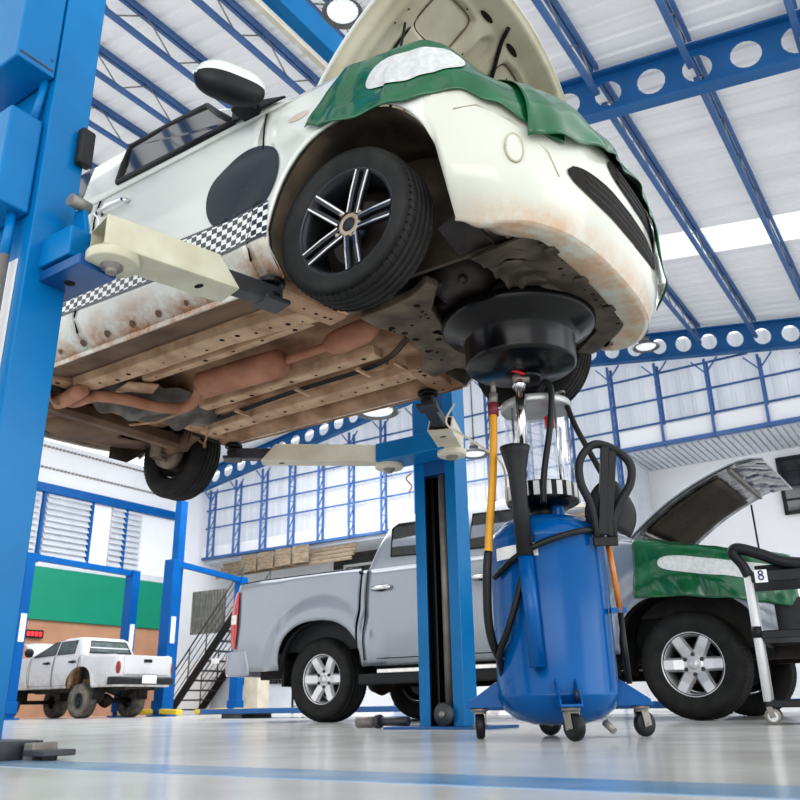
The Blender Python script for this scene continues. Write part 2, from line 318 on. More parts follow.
# ------------------------------------------------------------------ vehicle body shell
class Shell:
    """plan outline from the front centre round the +y side to the rear centre; e > 0 walks the -y side, e < 0 the +y side"""
    def __init__(s, pts, tuck):
        P = crom([(x, y, 0) for x, y in pts], 24); s.P = P; s.c = [0.0]; s.tuck = tuck
        for i in range(1, len(P)): s.c.append(s.c[-1] + (P[i] - P[i - 1]).length)
        s.L = s.c[-1]
    def at(s, d):
        d = max(0, min(s.L, d)); lo, hi = 0, len(s.c) - 1
        while hi - lo > 1:
            m = (lo + hi) // 2
            if s.c[m] <= d: lo = m
            else: hi = m
        k = (d - s.c[lo]) / max(1e-9, s.c[hi] - s.c[lo]); p = s.P[lo].lerp(s.P[hi], k)
        t0 = (s.P[min(lo + 2, len(s.P) - 1)] - s.P[max(lo - 1, 0)]).normalized()
        if lo == 0: t0 = Vector((0, 1, 0))
        return p, Vector((t0.y, -t0.x, 0))
    def dx(s, x):                           # arc length where the outline first falls to x
        for i in range(1, len(s.P)):
            if s.P[i].x <= x < s.P[i - 1].x or (s.P[i].x <= x and i > 1):
                a, b = s.P[i - 1], s.P[i]; k = (a.x - x) / max(1e-9, a.x - b.x); return s.c[i - 1] + (s.c[i] - s.c[i - 1]) * max(0, min(1, k))
        return s.L
    def pt(s, e, z, off=0.0):
        p, n = s.at(abs(e)); o = off - s.tuck(p.x, z); q = p + n * o
        return Vector((q.x, -q.y if e > 0 else q.y, z))
    def panel(s, bm, e0, e1, zb, zt, nz=10, step=.06, off=0.0, arches=(), uvf=None, mi=0):
        es = lin(e0, e1, max(2, int(abs(e1 - e0) / step) + 1)); lo, hi = min(e0, e1), max(e0, e1); sg = 1 if e0 + e1 > 0 else -1
        for c, hw in arches:
            for k in range(25):
                q = c + hw * math.cos(PI * k / 24) * (.99999 if k in (0, 24) else 1); d = s.dx(q) * sg
                if lo < d < hi: es.append(d)
            for q in (c - hw * 1.0002, c + hw * 1.0002):
                d = s.dx(q) * sg
                if lo < d < hi: es.append(d)
        es = sorted(set(es))
        def f(e, t):
            x = s.at(abs(e))[0].x; a, b = zb(x), zt(x); return s.pt(e, a + (b - a) * t, off)
        grid(bm, es, lin(0, 1, nz), f, uvf, mi)
def arch(x, c, hw, top, base, p=2.2):
    q = abs(x - c) / hw
    return base + (top - base) * (1 - q ** p) ** (1 / p) if q < 1 else base
def greenhouse(bm, levels, seg=6, rad=.12):
    rings = []
    for z, x0, x1, hw in levels:
        r = min(rad, hw * .4); ring = []
        for cx, cy, a0 in ((x1 - r, hw - r, 0), (x0 + r, hw - r, PI / 2), (x0 + r, -hw + r, PI), (x1 - r, -hw + r, 1.5 * PI)):
            for k in range(seg + 1): ring.append(Vector((cx + r * math.cos(a0 + PI / 2 * k / seg), cy + r * math.sin(a0 + PI / 2 * k / seg), z)))
        rings.append(ring)
    quad_faces(bm, rings)
def hw_at(levels, z):
    for (z0, _, _, h0), (z1, _, _, h1) in zip(levels, levels[1:]):
        if z0 <= z <= z1: return h0 + (h1 - h0) * (z - z0) / (z1 - z0)
    return levels[-1][3] if z > levels[-1][0] else levels[0][3]
def side_glass(bm, levels, poly, off=.006, mi=0, sides=(-1, 1)):
    for s in sides:
        f = bm.faces.new([bm.verts.new((x, s * (hw_at(levels, z) + off), z)) for x, z in poly]); f.material_index = mi

# ================================================================== the raised white hatchback
HB = thing('hatchback_car', 'white hatchback with checker stripe and open hood, raised on the blue lift', 'car', (.265, 3.261, 1.789))
def htuck(x, z):
    w = smooth3((x - .34) / .34)
    s = (.12 * max(0, (.06 - z) / .135) ** 1.5 if z < .06 else 0) + (.075 * max(0, (z - .36) / .42) ** 2 if z > .36 else 0)
    s += .012 * math.exp(-((z - .52) / .05) ** 2) * (1 if x < .2 else 0)
    f = (.055 * max(0, (.06 - z) / .17) ** 1.6 if z < .06 else 0) + (.30 * max(0, (z - .30) / .36) ** 1.8 if z > .30 else 0)
    rr = smooth3((-2.75 - x) / .3); s += rr * (.10 * max(0, (.1 - z) / .2))
    fl = .018 * sum(smooth3((.62 - math.hypot((x - c) * .95, z + .02)) / .2) for c in (.02, -2.58)) * smooth3((.50 - x) / .22)
    return s * (1 - w) + f * w - fl
hs = Shell([(.80, 0), (.79, .25), (.745, .48), (.64, .66), (.47, .79), (.25, .828), (-.1, .832), (-.5, .83), (-1.3, .83), (-2.1, .83), (-2.7, .81), (-3.0, .75), (-3.18, .55), (-3.24, .25), (-3.25, 0)], htuck)
HAR = ((.025, .40), (-2.57, .40))
def hzb(x):
    base = -.112 + .037 * smooth3((.6 - x) / .2) if x > .2 else -.075
    if x < -2.9: base = -.075 + .10 * smooth3((-2.9 - x) / .2)
    return max(base, arch(x, .025, .40, .465, base), arch(x, -2.57, .40, .43, base))
def hzt(x): return .60 + .13 * smooth3((.8 - x) / .9) + .035 * smooth3((.3 - x) / .8) if x > -.45 else .775 + .03 * smooth3((-.45 - x) / 2)
d = hs.dx
cuts = [('front_bumper', 0, d(.358), bumper_paint), ('fender', d(.36), d(-.475), white_paint), ('front_door', d(-.481), d(-1.60), white_paint),
        ('rear_door', d(-1.606), d(-2.42), white_paint), ('quarter_panel', d(-2.426), hs.L, white_paint)]
for nm, a, b, m in cuts:
    if nm == 'front_bumper':
        bm = NB(); hs.panel(bm, -b, b, hzb, lambda x: hzt(x) - .0, 22, .035, arches=HAR); obj(nm, bm, m, HB)
    elif nm == 'quarter_panel':
        bm = NB(); hs.panel(bm, a, hs.L, hzb, hzt, 12, .06, arches=HAR); hs.panel(bm, -hs.L, -a, hzb, hzt, 12, .06, arches=HAR); obj(nm, bm, m, HB, solid=.012)
    else:
        for s in (1, -1):
            bm = NB(); hs.panel(bm, *sorted((a * s, b * s)), hzb, hzt, 14, .05, arches=HAR); obj(nm, bm, m, HB, solid=.012)
# dark door gaps and lamp outline
for x in (-.478, -1.603, -2.423):
    for s in (1, -1):
        bm = NB(); tube(bm, [hs.pt(s * d(x + .045 * math.sin(PI * t)), .79 * t, .0015) for t in lin(0, 1, 12)], .0042, 6); obj('door_seam', bm, hole_m, HB)
# character lines are in the tuck; checker stripe and round decal lie on the doors
def stripe(e0, e1):
    bm = NB(); z0 = lambda x: .058 + .045 * (-x - .37) / 1.35; q = .0305
    def f(e, v): x = hs.at(abs(e))[0].x; return hs.pt(e, z0(x) + v * .158, .0045)
    grid(bm, lin(e0, e1, 40), lin(0, 1, 6), f, lambda e, v: (e / q, -.85 + v * 6.6)); return bm
obj('checker_stripe', stripe(d(-.358), d(-2.15)), check_m, HB)
obj('checker_stripe', stripe(-d(-2.15), -d(-.385)), check_m, HB)
for s in (1, -1):
    bm = NB(); cx_, cz_ = -.525, .355; top = .216
    def f(r, a):
        x = cx_ + .212 * r * math.cos(a); z = cz_ + .198 * r * math.sin(a); return hs.pt(s * d(x), max(z, top + .004), .0055)
    grid(bm, lin(.02, 1, 8), lin(0, 2 * PI, 49), f); obj('round_decal', bm, spot_m, HB)
# greenhouse
HL = [(.74, -3.15, -.20, .775), (.80, -3.14, -.33, .765), (1.00, -3.02, -.72, .69), (1.16, -2.92, -1.00, .625), (1.205, -2.80, -1.12, .58), (1.225, -2.60, -1.35, .48)]
bm = NB(); greenhouse(bm, HL, 6, .16); obj('roof', bm, white_paint, HB)
for s in (-1, 1):
    bm = NB(); side_glass(bm, HL, [(-1.46, .80), (-.70, .785), (-.74, .83), (-1.00, 1.12), (-1.60, 1.165)], .006, sides=(s,)); fw_ = obj('front_window', bm, dark_glass, HB)
    bm = NB(); tube(bm, [(x, s * (hw_at(HL, z) + .008), z) for x, z in [(-.66, .787), (-1.0, .79), (-1.47, .80), (-1.54, .99), (-1.61, 1.17), (-1.30, 1.172), (-1.00, 1.13), (-.86, .98), (-.68, .80)]], .015, 6); obj('window_trim', bm, black_plastic, fw_)
    bm = NB(); side_glass(bm, HL, [(-2.45, .83), (-1.78, .81), (-1.90, 1.165), (-2.35, 1.15)], .006, sides=(s,)); obj('rear_window', bm, dark_glass, HB)
    bm = NB(); side_glass(bm, HL, [(-.66, .775), (-.345, .755), (-.62, .88), (-.69, .86)], .014, sides=(s,)); obj('mirror_base', bm, black_plastic, HB, solid=.01)
# door mirror
for s in (-1, 1):
    bm = NB(); rings = []
    for t in lin(0, 1, 31):
        sc = max(.12, (1 - abs(2 * t - 1) ** 3.2) ** .5); y = .82 + .27 * t
        rings.append([Vector((-.455 - .11 * t + .07 * sc * math.copysign(abs(math.cos(a)) ** .7, math.cos(a)), s * y, .79 - .0 * t + .080 * sc * math.copysign(abs(math.sin(a)) ** .8, math.sin(a)))) for a in lin(0, 2 * PI, 65)[:-1]])
    quad_faces(bm, rings)
    for f in bm.faces:
        c = f.calc_center_median()
        if c.z < .79: f.material_index = 1
    m = obj('door_mirror', bm, [white_paint, black_plastic], HB)
    bm = NB(); bar(bm, (-.55, s * .74, .775), (-.57, s * .85, .80), .10, .05); obj('mirror_arm', bm, black_plastic, m, bevel=.01)
# handles, side marker
for s in (1, -1):
    for x in (-1.42, -2.28):
        bm = NB(); tube(bm, [hs.pt(s * d(x + q), .615 + .0 * q, o) for q, o in ((.10, .0), (.085, .03), (0, .036), (-.085, .03), (-.10, .0))], .012, 8); obj('door_handle', bm, chrome, HB)
    bm = NB(); grid(bm, lin(0.02, 1, 4), lin(0, 2 * PI, 17), lambda r, a: hs.pt(s * d(-.255 + .055 * r * math.cos(a)), .60 + .02 * r * math.sin(a), .006 - .004 * r)); obj('side_marker', bm, mat('side_lens', (.60, .50, .43), rough=.3), HB)
# bumper details: fog lamp cover, lower intake, upper grille
for s in (1, -1):
    e = d(.625) * s
    bm = NB(); grid(bm, lin(.02, 1, 5), lin(0, 2 * PI, 25), lambda r, a: hs.pt(e + .030 * r * math.cos(a), .135 + .056 * r * math.sin(a), .012 - .007 * r * r)); fg = obj('fog_lamp_cover', bm, bumper_paint, HB)
    bm = NB(); tube(bm, [hs.pt(e + .032 * math.cos(a), .135 + .058 * math.sin(a), .004) for a in lin(0, 2 * PI, 29)], .004, 6); obj('fog_lamp_ring', bm, hood_under, fg)
    bm = NB(); tube(bm, [hs.pt(s * (d(.44) + q), z, .001) for q, z in ((-.02, .30), (-.10, .31), (-.22, .25), (-.36, .15), (-.40, .06))], .0025, 6); obj('lamp_seam', bm, hood_under, HB)
def nose_patch(e0, e1, z0, z1, off, k=2.6, n=30):
    bm = NB()
    def f(u, v):
        q = (1 - abs(2 * u - 1) ** k) ** (1 / k); c = (z0(u) + z1(u)) / 2; return hs.pt(e0 + (e1 - e0) * u, c + (z1(u) - z0(u)) / 2 * q * (2 * v - 1), off)
    grid(bm, lin(0.001, .999, n), lin(0, 1, 7), f); return bm
li = obj('lower_intake', nose_patch(.50, -.36, lambda u: .03 , lambda u: .165, .004), hole_m, HB)
bm = NB()
for z in (.065, .098, .13): tube(bm, [hs.pt(e, z, .002) for e in lin(.40, -.26, 20)], .005, 6)
obj('intake_slat', bm, black_plastic, li)
ug = obj('upper_grille', nose_patch(.20, -.60, lambda u: .225, lambda u: .34, .004), hole_m, HB)
bm = NB()
for z in (.25, .28, .31): tube(bm, [hs.pt(e, z, .003) for e in lin(.12, -.52, 20)], .006, 6)
obj('grille_slat', bm, black_plastic, ug)
# hood raised on its prop
HD = math.radians(42)
def hood_pt(u, v, off=0.0):                  # u along the hood from its hinge, v across -1..1
    w = .68 - .05 * u * u; L = .98 - .10 * v * v
    x = u * L; h = .075 * (1 - (2 * u - 1) ** 2) * .9 - .05 * v * v * (1 - .3 * u) + off - .06 * max(0, u - .85) / .15
    return Vector((-.32 + x * math.cos(HD) - h * math.sin(HD), w * v, .80 + x * math.sin(HD) + h * math.cos(HD)))
bm = NB(); grid(bm, lin(0, 1, 16), lin(-1, 1, 20), lambda u, v: hood_pt(u, v, .034)); hood = obj('hood', bm, white_paint, HB, solid=.006)
def inner(u, v):
    o = -.012; r = max(abs(v), abs(2 * u - 1))
    o += .03 * smooth3((r - .90) / .08)
    for (cu, cv, ru, rv) in ((.27, -.46, .15, .26), (.27, .46, .15, .26), (.70, -.44, .13, .24), (.70, .44, .13, .24), (.5, 0, .34, .10)):
        q = max(abs(u - cu) / ru, abs(v - cv) / rv) * .6 + .4 * math.hypot((u - cu) / ru, (v - cv) / rv)
        o += .022 * smooth3((1 - q) / .14)
    for cv in (-.82, .82): o -= .012 * smooth3(1 - abs(v - cv) / .05) * (r < .9)
    return hood_pt(u, v, o)
bm = NB(); grid(bm, lin(.01, .99, 80), lin(-.985, .985, 100), inner); ip = obj('inner_panel', bm, hood_under, hood)
for u, v, du, dv in ((.50, -.66, .09, .014), (.50, .66, .09, .014), (.86, -.2, .012, .08), (.86, .2, .012, .08), (.50, -.26, .10, .018), (.50, .26, .10, .018), (.12, -.2, .014, .07), (.12, .2, .014, .07)):
    bm = NB(); n = 16; bm.faces.new([bm.verts.new(hood_pt(u + du * math.cos(2 * PI * k / n), v + dv * math.sin(2 * PI * k / n), -.0175)) for k in range(n)]); obj('panel_slot', bm, hole_m, ip)
for k in range(22):
    bm = NB(); u, v = random.uniform(.08, .94), random.uniform(-.9, .9); bm.faces.new([bm.verts.new(hood_pt(u + .006 * math.cos(q), v + .008 * math.sin(q), -.0178)) for q in lin(0, 2 * PI, 9)[:-1]]); obj('panel_hole', bm, hole_m, ip)
for cu, cv, ru, rv in ((.27, -.46, .13, .22), (.27, .46, .13, .22), (.70, -.44, .11, .20), (.70, .44, .11, .20)):
    bm = NB(); tube(bm, [hood_pt(cu + ru * math.copysign(abs(math.cos(a)) ** .4, math.cos(a)), cv + rv * math.copysign(abs(math.sin(a)) ** .4, math.sin(a)), .004) for a in lin(0, 2 * PI, 41)], .0035, 5); obj('panel_crease', bm, brown_dark, ip)
bm = NB(); tube(bm, [hood_pt(u, v, -.022) for u, v in [(p.x, p.y) for p in crom([(.06, .62, 0), (.2, .55, 0), (.36, .34, 0), (.5, .22, 0), (.66, .26, 0), (.8, .12, 0), (.9, .0, 0)], 6)]], .011, 8); obj('washer_hose', bm, black_plastic, ip)
bm = NB(); tube(bm, [(.03, -.56, .66), (.06, -.54, .9), tuple(hood_pt(.58, -.72, -.02))], .006, 8); obj('prop_rod', bm, black_plastic, HB)
# ---- underside
bm = NB(); grid(bm, lin(-2.08, -.42, 12), lin(-.70, -.505, 6), lambda x, y: Vector((x, y, -.022 - .012 * math.sin((y + .7) / .195 * PI)))); obj('floor_side_panel', bm, brown_dark, HB, solid=.003)
def tun(y): return .13 * smooth3((.20 - abs(y + .06)) / .08)
bm = NB()
def fp(x, y):
    z = -.012 + tun(y) + .010 * math.sin(y * 42) * (1 if abs(y) > .3 else 0)
    if abs(y) > .56: z += .035
    if x < -2.15: z += .10 * smooth3((-2.15 - x) / .2) - .03 * math.cos(y * 4)
    return Vector((x, y, z))
grid(bm, lin(-3.12, -.36, 50), lin(-.715, .715, 90), fp); obj('floor_pan', bm, tan, HB, solid=.004, soff=1)
for s in (-1, 1):
    bm = NB(); bar(bm, (-2.12, s * .725, -.055), (-.40, s * .725, -.055), .007, .05); obj('sill_flange', bm, white_paint if s < 0 else tan, HB)
    bm = NB(); grid(bm, lin(-2.16, -.38, 12), lin(0, 1, 5), lambda x, v: Vector((x, s * (.715 - .10 * v), -.068 + .07 * v - .03 * math.sin(PI * v)))); obj('sill_underside', bm, brown_dark if s < 0 else tan, HB, solid=.004)
    for x in lin(-1.95, -.55, 9):
        bm = NB(); disc(bm, hs.pt(-s * d(x), -.038, .005), (0, s, -.9), .013 if int(x * 10) % 2 else .018, 12); obj('sill_plug', bm, brown_dark, HB)
def rail(name, pts, w, z0, z1, m, holes=12, rnd=0):
    bm = NB(); pts = [Vector((x, y, 0)) for x, y in pts]; rings = []
    for i, p in enumerate(pts):
        t = (pts[min(i + 1, len(pts) - 1)] - pts[max(i - 1, 0)]).normalized(); n = Vector((-t.y, t.x, 0))
        rings.append([p + n * w * .62 + Vector((0, 0, z1)), p + n * w * .5 + Vector((0, 0, z0 + .008)), p + n * w * .42 + Vector((0, 0, z0)), p - n * w * .42 + Vector((0, 0, z0)), p - n * w * .5 + Vector((0, 0, z0 + .008)), p - n * w * .62 + Vector((0, 0, z1))])
    quad_faces(bm, rings, smooth=False)
    for k in range(holes):
        q = (k + .5) / holes * (len(pts) - 1); i = int(q); p = pts[i].lerp(pts[i + 1], q - i); disc(bm, p + Vector((0, random.uniform(-.2, .2) * w, z0 - .0012)), (0, 0, -1), random.choice((.006, .009, .013)), 10, mi=1)
    return obj(name, bm, [m, hole_m], HB, recalc=True)
rail('floor_rail', [(-2.05, -.44), (-1.6, -.43), (-1.0, -.43), (-.62, -.40), (-.36, -.36)], .11, -.068, 0.0, tan_light, 17)
rail('floor_rail', [(-2.1, .50), (-1.6, .47), (-1.0, .46), (-.62, .45), (-.36, .42)], .11, -.068, 0.0, tan_light, 17)
rail('floor_rib', [(-1.75, -.27), (-1.2, -.27), (-.6, -.29)], .05, -.038, 0.0, tan_light, 6)
rail('floor_rib', [(-1.8, .19), (-1.2, .17), (-.55, .16)], .07, -.05, 0.0, tan_light, 8)
rail('floor_rib', [(-2.0, .32), (-1.2, .31), (-.6, .30)], .04, -.034, 0.0, tan, 6)
rail('cross_rail', [(-.50, -.70), (-.47, -.45), (-.44, -.30)], .12, -.078, .0, tan, 6)
rail('cross_rail', [(-.50, .70), (-.47, .45), (-.44, .36)], .12, -.078, .0, tan, 6)
rail('cross_rail', [(-2.12, -.68), (-2.10, -.40)], .10, -.05, .02, tan, 3)
rail('cross_rail', [(-2.14, .68), (-2.10, .30)], .12, -.05, .02, tan, 3)
bm = NB(); rr_ = [.012, .06, .086, .088, .088, .088, .086, .06, .03]
tube(bm, [(x, -.055 + .03 * k, -.035) for x, k in zip((-1.585, -1.56, -1.54, -1.4, -1.25, -1.12, -1.02, -1.0, -.985), lin(0, 1, 9))], rr_, 24, flat=.8); obj('muffler', bm, terracotta, HB)
bm = NB(); tube(bm, crom([(-.99, -.03, -.03), (-.82, -.02, -.02), (-.72, -.01, -.01)], 4), .022, 10); obj('exhaust_pipe', bm, terracotta, HB)
bm = NB(); tube(bm, [(-.74, -.01, -.01), (-.71, -.01, -.01), (-.66, -.01, -.005), (-.52, -.02, .0), (-.45, -.03, .01), (-.41, -.04, .015)], [.025, .05, .062, .062, .05, .026], 18); obj('catalyst', bm, terracotta, HB)
bm = NB(); tube(bm, crom([(-.42, -.04, .015), (-.2, -.08, .05), (.05, -.05, .14)], 5), .024, 10); obj('exhaust_pipe', bm, terracotta, HB)
bm = NB(); tube(bm, crom([(-1.57, -.055, -.045), (-1.66, .0, -.075), (-1.76, -.0, -.105), (-1.84, -.12, -.115), (-1.90, -.28, -.11), (-2.02, -.38, -.095), (-2.25, -.35, -.07), (-2.5, -.30, .04), (-2.9, -.36, .05)], 8), .030, 12); obj('exhaust_pipe', bm, terracotta, HB)
bm = NB(); tube(bm, crom([(-1.98, -.47, -.085), (-2.14, -.44, -.085), (-2.3, -.39, -.06), (-2.6, -.32, .0)], 6), [.02] + [.042] * 17 + [.03], 12); obj('tail_silencer', bm, terracotta, HB)
bm = NB(); prism(bm, [(-1.97, -.30), (-1.80, -.34), (-1.70, -.22), (-1.82, -.16)], lambda x, y: Vector((x, y, -.06)), lambda x, y: Vector((x, y, -.045))); obj('heat_shield', bm, tan_light, HB, bevel=.006)
# fuel tank
bm = NB(); NU, NV = 72, 40
def ft(u, v):
    a = 2 * PI * u; r = math.sin(PI * v * .5); cx0, cy0 = -2.02, .01
    ex = (abs(math.cos(a)) ** .55) * math.copysign(1, math.cos(a)) * .20; ey = (abs(math.sin(a)) ** .6) * math.copysign(1, math.sin(a)) * .42
    x, y = cx0 + ex * r + .10 * ey * r, cy0 + ey * r
    z = -.122 * (1 - r ** 5) + .02 + .034 * math.cos((y - .05) * 21) * math.cos((x + 2.02) * 17) * (1 - r ** 4) + .016 * math.sin(y * 11) + .01 * math.sin(y * 37 + x * 20)
    return Vector((x, y, z))
grid(bm, lin(0, 1, NU), lin(.02, 1, NV), ft); obj('fuel_tank', bm, tank_grey, HB)
bm = NB(); tube(bm, [(-2.2, .0, -.115), (-1.99, .02, -.135), (-1.76, .03, -.11)], .014, 8, flat=.5); obj('tank_strap', bm, tan, HB)
# rear axle, drums and struts
bm = NB(); prism_y(bm, [(-2.50, -.03), (-2.47, -.085), (-2.38, -.10), (-2.35, -.075), (-2.36, -.01), (-2.40, -.055), (-2.455, -.045)], -.60, .60); obj('rear_axle', bm, brown_dark, HB, bevel=.006)
for s in (-1, 1):
    bm = NB(); tube(bm, [(-2.15, s * .52, .0), (-2.38, s * .55, -.05), (-2.62, s * .60, -.055)], [.04, .05, .045], 10); obj('trailing_arm', bm, brown_dark, HB)
    bm = NB(); lathe(bm, [(.001, .0), (.05, .0), (.06, .03), (.11, .04), (.115, .10), (.04, .115), (.03, .15)], Matrix.Translation((-2.6, s * .56, -.055)) @ Matrix.Rotation(-PI / 2 * s, 4, 'X'), 24); box(bm, -2.66, -2.55, s * .55 - .03, s * .55 + .03, -.10, .01)
    for q in range(5): cyl(bm, (-2.6 + .07 * math.cos(q * 1.25), s * .545, -.055 + .07 * math.sin(q * 1.25)), (-2.6 + .07 * math.cos(q * 1.25), s * .60, -.055 + .07 * math.sin(q * 1.25)), .016, 8)
    obj('brake_drum', bm, rear_m, HB)
    bm = NB(); tube(bm, crom([(-2.2, s * .46, .02), (-2.3, s * .52, -.07), (-2.42, s * .56, .02), (-2.52, s * .55, -.02)], 6), .006, 6); obj('brake_hose', bm, black_plastic, HB)
    bm = NB(); tube(bm, [(-2.62, s * .57, -.09), (-2.66, s * .54, .35)], .032, 12); obj('rear_damper', bm, black_plastic, HB)
for pts in ([(-2.1, -.60, -.02), (-2.2, -.52, -.11), (-2.26, -.42, -.10), (-2.3, -.30, -.04), (-2.2, -.1, -.02)], [(-2.0, .42, -.06), (-2.1, .48, -.14), (-2.18, .56, -.10), (-2.3, .58, -.02)]):
    bm = NB(); tube(bm, crom(pts, 6), .007, 6); obj('brake_hose', bm, tan, HB)
# rear under panel
bm = NB(); grid(bm, lin(-3.2, -2.72, 10), lin(-.68, .68, 16), lambda x, y: Vector((x, y, .015 + .06 * smooth3((-2.95 - x) / .25) + .02 * math.cos(9 * y)))); obj('rear_under_panel', bm, brown_dark, HB, solid=.004)
bm = NB(); lathe(bm, [(.001, -.03), (.20, -.03), (.235, -.01), (.25, .06)], Matrix.Translation((-2.82, .12, .02)), 30); obj('spare_wheel_well', bm, brown_dark, HB)
# subframe
sf = [(-.32, -.3), (-.16, -.31), (-.02, -.34), (.08, -.40), (.10, -.34), (-.02, -.19), (-.08, .03), (-.05, .25), (.10, .36), (.08, .42), (-.1, .40), (-.29, .43), (-.42, .47), (-.43, .36), (-.29, .15), (-.26, -.04), (-.31, -.17)]
bm = NB(); prism_z(bm, sf, -.098, -.055)
for k in range(26):
    q = random.randrange(len(sf)); p = Vector((sf[q][0], sf[q][1], 0)).lerp(Vector((-.19, .05 + random.uniform(-.25, .25), 0)), random.uniform(.2, .6))
    disc(bm, (p.x, p.y, -.0995), (0, 0, -1), random.choice((.007, .009, .016)), 12, mi=1)
obj('subframe', bm, [subframe_m, hole_m], HB, bevel=.008)
for s in (-1, 1):
    bm = NB(); prism_z(bm, [(-.36, s * .32), (-.22, s * .34), (-.02, s * .52), (.06, s * .66), (.0, s * .70), (-.08, s * .66), (-.30, s * .44)], -.085, -.06); obj('lower_arm', bm, subframe_m, HB, bevel=.008)
    bm = NB(); tube(bm, [(.0, s * .69, -.07), (.0, s * .64, .08)], [.03, .045], 10); box(bm, -.05, .05, s * .62 - .03, s * .62 + .03, .0, .14); obj('steering_knuckle', bm, engine_m, HB)
    bm = NB(); tube(bm, [(.02, s * .62, .0), (.03, s * .25, .03)], .016, 8); obj('drive_shaft', bm, engine_m, HB)
    bm = NB(); tube(bm, [(-.02, s * .60, .1), (-.06, s * .54, .55)], .045, 12); obj('front_strut', bm, black_plastic, HB)
    # wheel liners
    for cx0, hw, tp, nm in ((.025, .395, .462, 'front'), (-2.57, .40, .43, 'rear')):
        bm = NB()
        def wl(a, v):
            x_ = cx0 + (hw + .006) * math.cos(a); z_ = -.07 + (tp + .075) * max(0.0, math.sin(a)) ** .9; yo = abs(hs.pt(d(x_), z_).y) - .022
            return Vector((x_, s * (yo + (.44 - yo) * v), z_))
        grid(bm, lin(0, PI, 26), lin(0, 1, 5), wl); obj('wheel_liner', bm, liner, HB, solid=.004)
    bm = NB(); prism_y(bm, [(.025 + .405 * math.cos(a), -.07 + .54 * max(0, math.sin(a)) ** .9) for a in lin(0, PI, 20)], s * .43, s * .45); obj('inner_fender', bm, liner, HB)
    bm = NB(); prism_z(bm, [(.41, s * .70), (.56, s * .47), (.55, s * .40), (.26, s * .42), (.30, s * .66)], -.06, -.05); obj('splash_shield', bm, engine_m, HB)
# white underside of the bumper running back to its bolted edge
bm = NB(); eb = d(.424)
def lip(e, v):
    p0_ = hs.at(abs(e))[0]; z0_ = -.112 + .037 * smooth3((.6 - p0_.x) / .2); p = hs.pt(e, z0_, -.001); ye = max(-.80, min(.80, p.y)); q = pw([(0, .592), (.42, .578), (.60, .47), (.72, .40), (.83, .38)], abs(ye)); x2 = min(q, p.x - .012)
    return Vector((p.x + (x2 - p.x) * v, p.y * (1 - .04 * v), z0_ - .012 * math.sin(PI * v) + .02 * v))
def pw(xs, x):
    for (x0, y0), (x1, y1) in zip(xs, xs[1:]):
        if x0 <= x <= x1: return y0 + (y1 - y0) * smooth3((x - x0) / (x1 - x0)) if x1 > x0 else y1
    return xs[0][1] if x < xs[0][0] else xs[-1][1]
grid(bm, lin(-eb, eb, 80), lin(0, 1, 6), lip); obj('bumper_underside', bm, bumper_paint, HB, solid=.004)
for y in lin(-.66, .66, 12):
    bm = NB(); e0 = -y * 1.08; p = lip(e0, .93); disc(bm, p + Vector((0, 0, -.004)), (0, 0, -1), .009, 10); obj('bumper_bolt', bm, brown_dark, HB)
# front panel and radiator support under the nose
bm = NB(); prism_z(bm, [(.32, -.46), (.60, -.49), (.61, -.30), (.612, 0), (.61, .30), (.595, .46), (.36, .66), (.30, .60), (.47, .42), (.50, 0), (.47, -.30), (.34, -.36)], -.10, -.082)
for y in lin(-.42, .40, 16): disc(bm, (.585 + random.uniform(-.03, .02), y, -.1012), (0, 0, -1), random.choice((.006, .010)), 10, mi=1)
for y in (-.38, -.1, .2): box(bm, .58, .622, y, y + .05, -.115, -.10, mi=0)
obj('radiator_support', bm, [rail_front_m, hole_m], HB, bevel=.004)
bm = NB()
grid(bm, lin(.33, .52, 20), lin(-.44, .10, 90), lambda x, y: Vector((x, y, -.084 - .016 * smooth3((math.sin((y + .10 * math.sin((x - .33) * 16)) * 62) - .1) * 1.4)))); obj('ribbed_shield', bm, rail_front_m, HB, solid=.003)
bm = NB(); prism(bm, [(.36, .10), (.50, .06), (.52, .30), (.40, .38)], lambda x, y: Vector((x, y, -.079)), lambda x, y: Vector((x, y, -.085))); obj('shield_opening', bm, hole_m, HB)
bm = NB()
for q in ((-.22, .42, -.30, .34, .02, .45), (-.1, .3, -.10, .20, -.045, .1), (.05, .38, .10, .42, -.03, .3)): box(bm, *q)
for k in range(7): cyl(bm, (random.uniform(-.15, .3), random.uniform(-.3, .35), -.055), (random.uniform(-.1, .35), random.uniform(-.3, .35), .06), random.uniform(.018, .05), 12)
obj('engine', bm, engine_m, HB, bevel=.02)
bm = NB(); lathe(bm, [(.001, .0), (.10, .0), (.12, .03), (.15, .05), (.15, .12)], Matrix.Translation((.12, -.16, -.06)), 24); obj('gearbox', bm, engine_m, HB)
bm = NB()
for o in (0, .016, .032): tube(bm, crom([(-1.95, .36 + o, -.045), (-1.22, .265 + o, -.052), (-.75, .245 + o, -.052), (-.5, .17 + o, -.06), (-.3, .05 + o, -.04)], 6), .0042, 6)
bl = obj('brake_line', bm, charcoal, HB)
for x, y in ((-1.65, .34), (-1.15, .28), (-.72, .26), (-.52, .30)):
    bm = NB(); bar(bm, (x, y - .05, -.06), (x, y + .07, -.06), .02, .016); obj('line_clip', bm, tan_light, bl)
wf = wheel_part(HB, 0, -.745, 0, .302, .178, .214, 'double', -1)
wheel_part(HB, 0, .745, 0, .30, .178, .186, 'double', 1)
wheel_part(HB, -2.6, .735, -.055, .30, .170, .186, 'double', 1)
wheel_part(HB, -2.6, -.735, -.055, .30, .170, .186, 'double', -1)

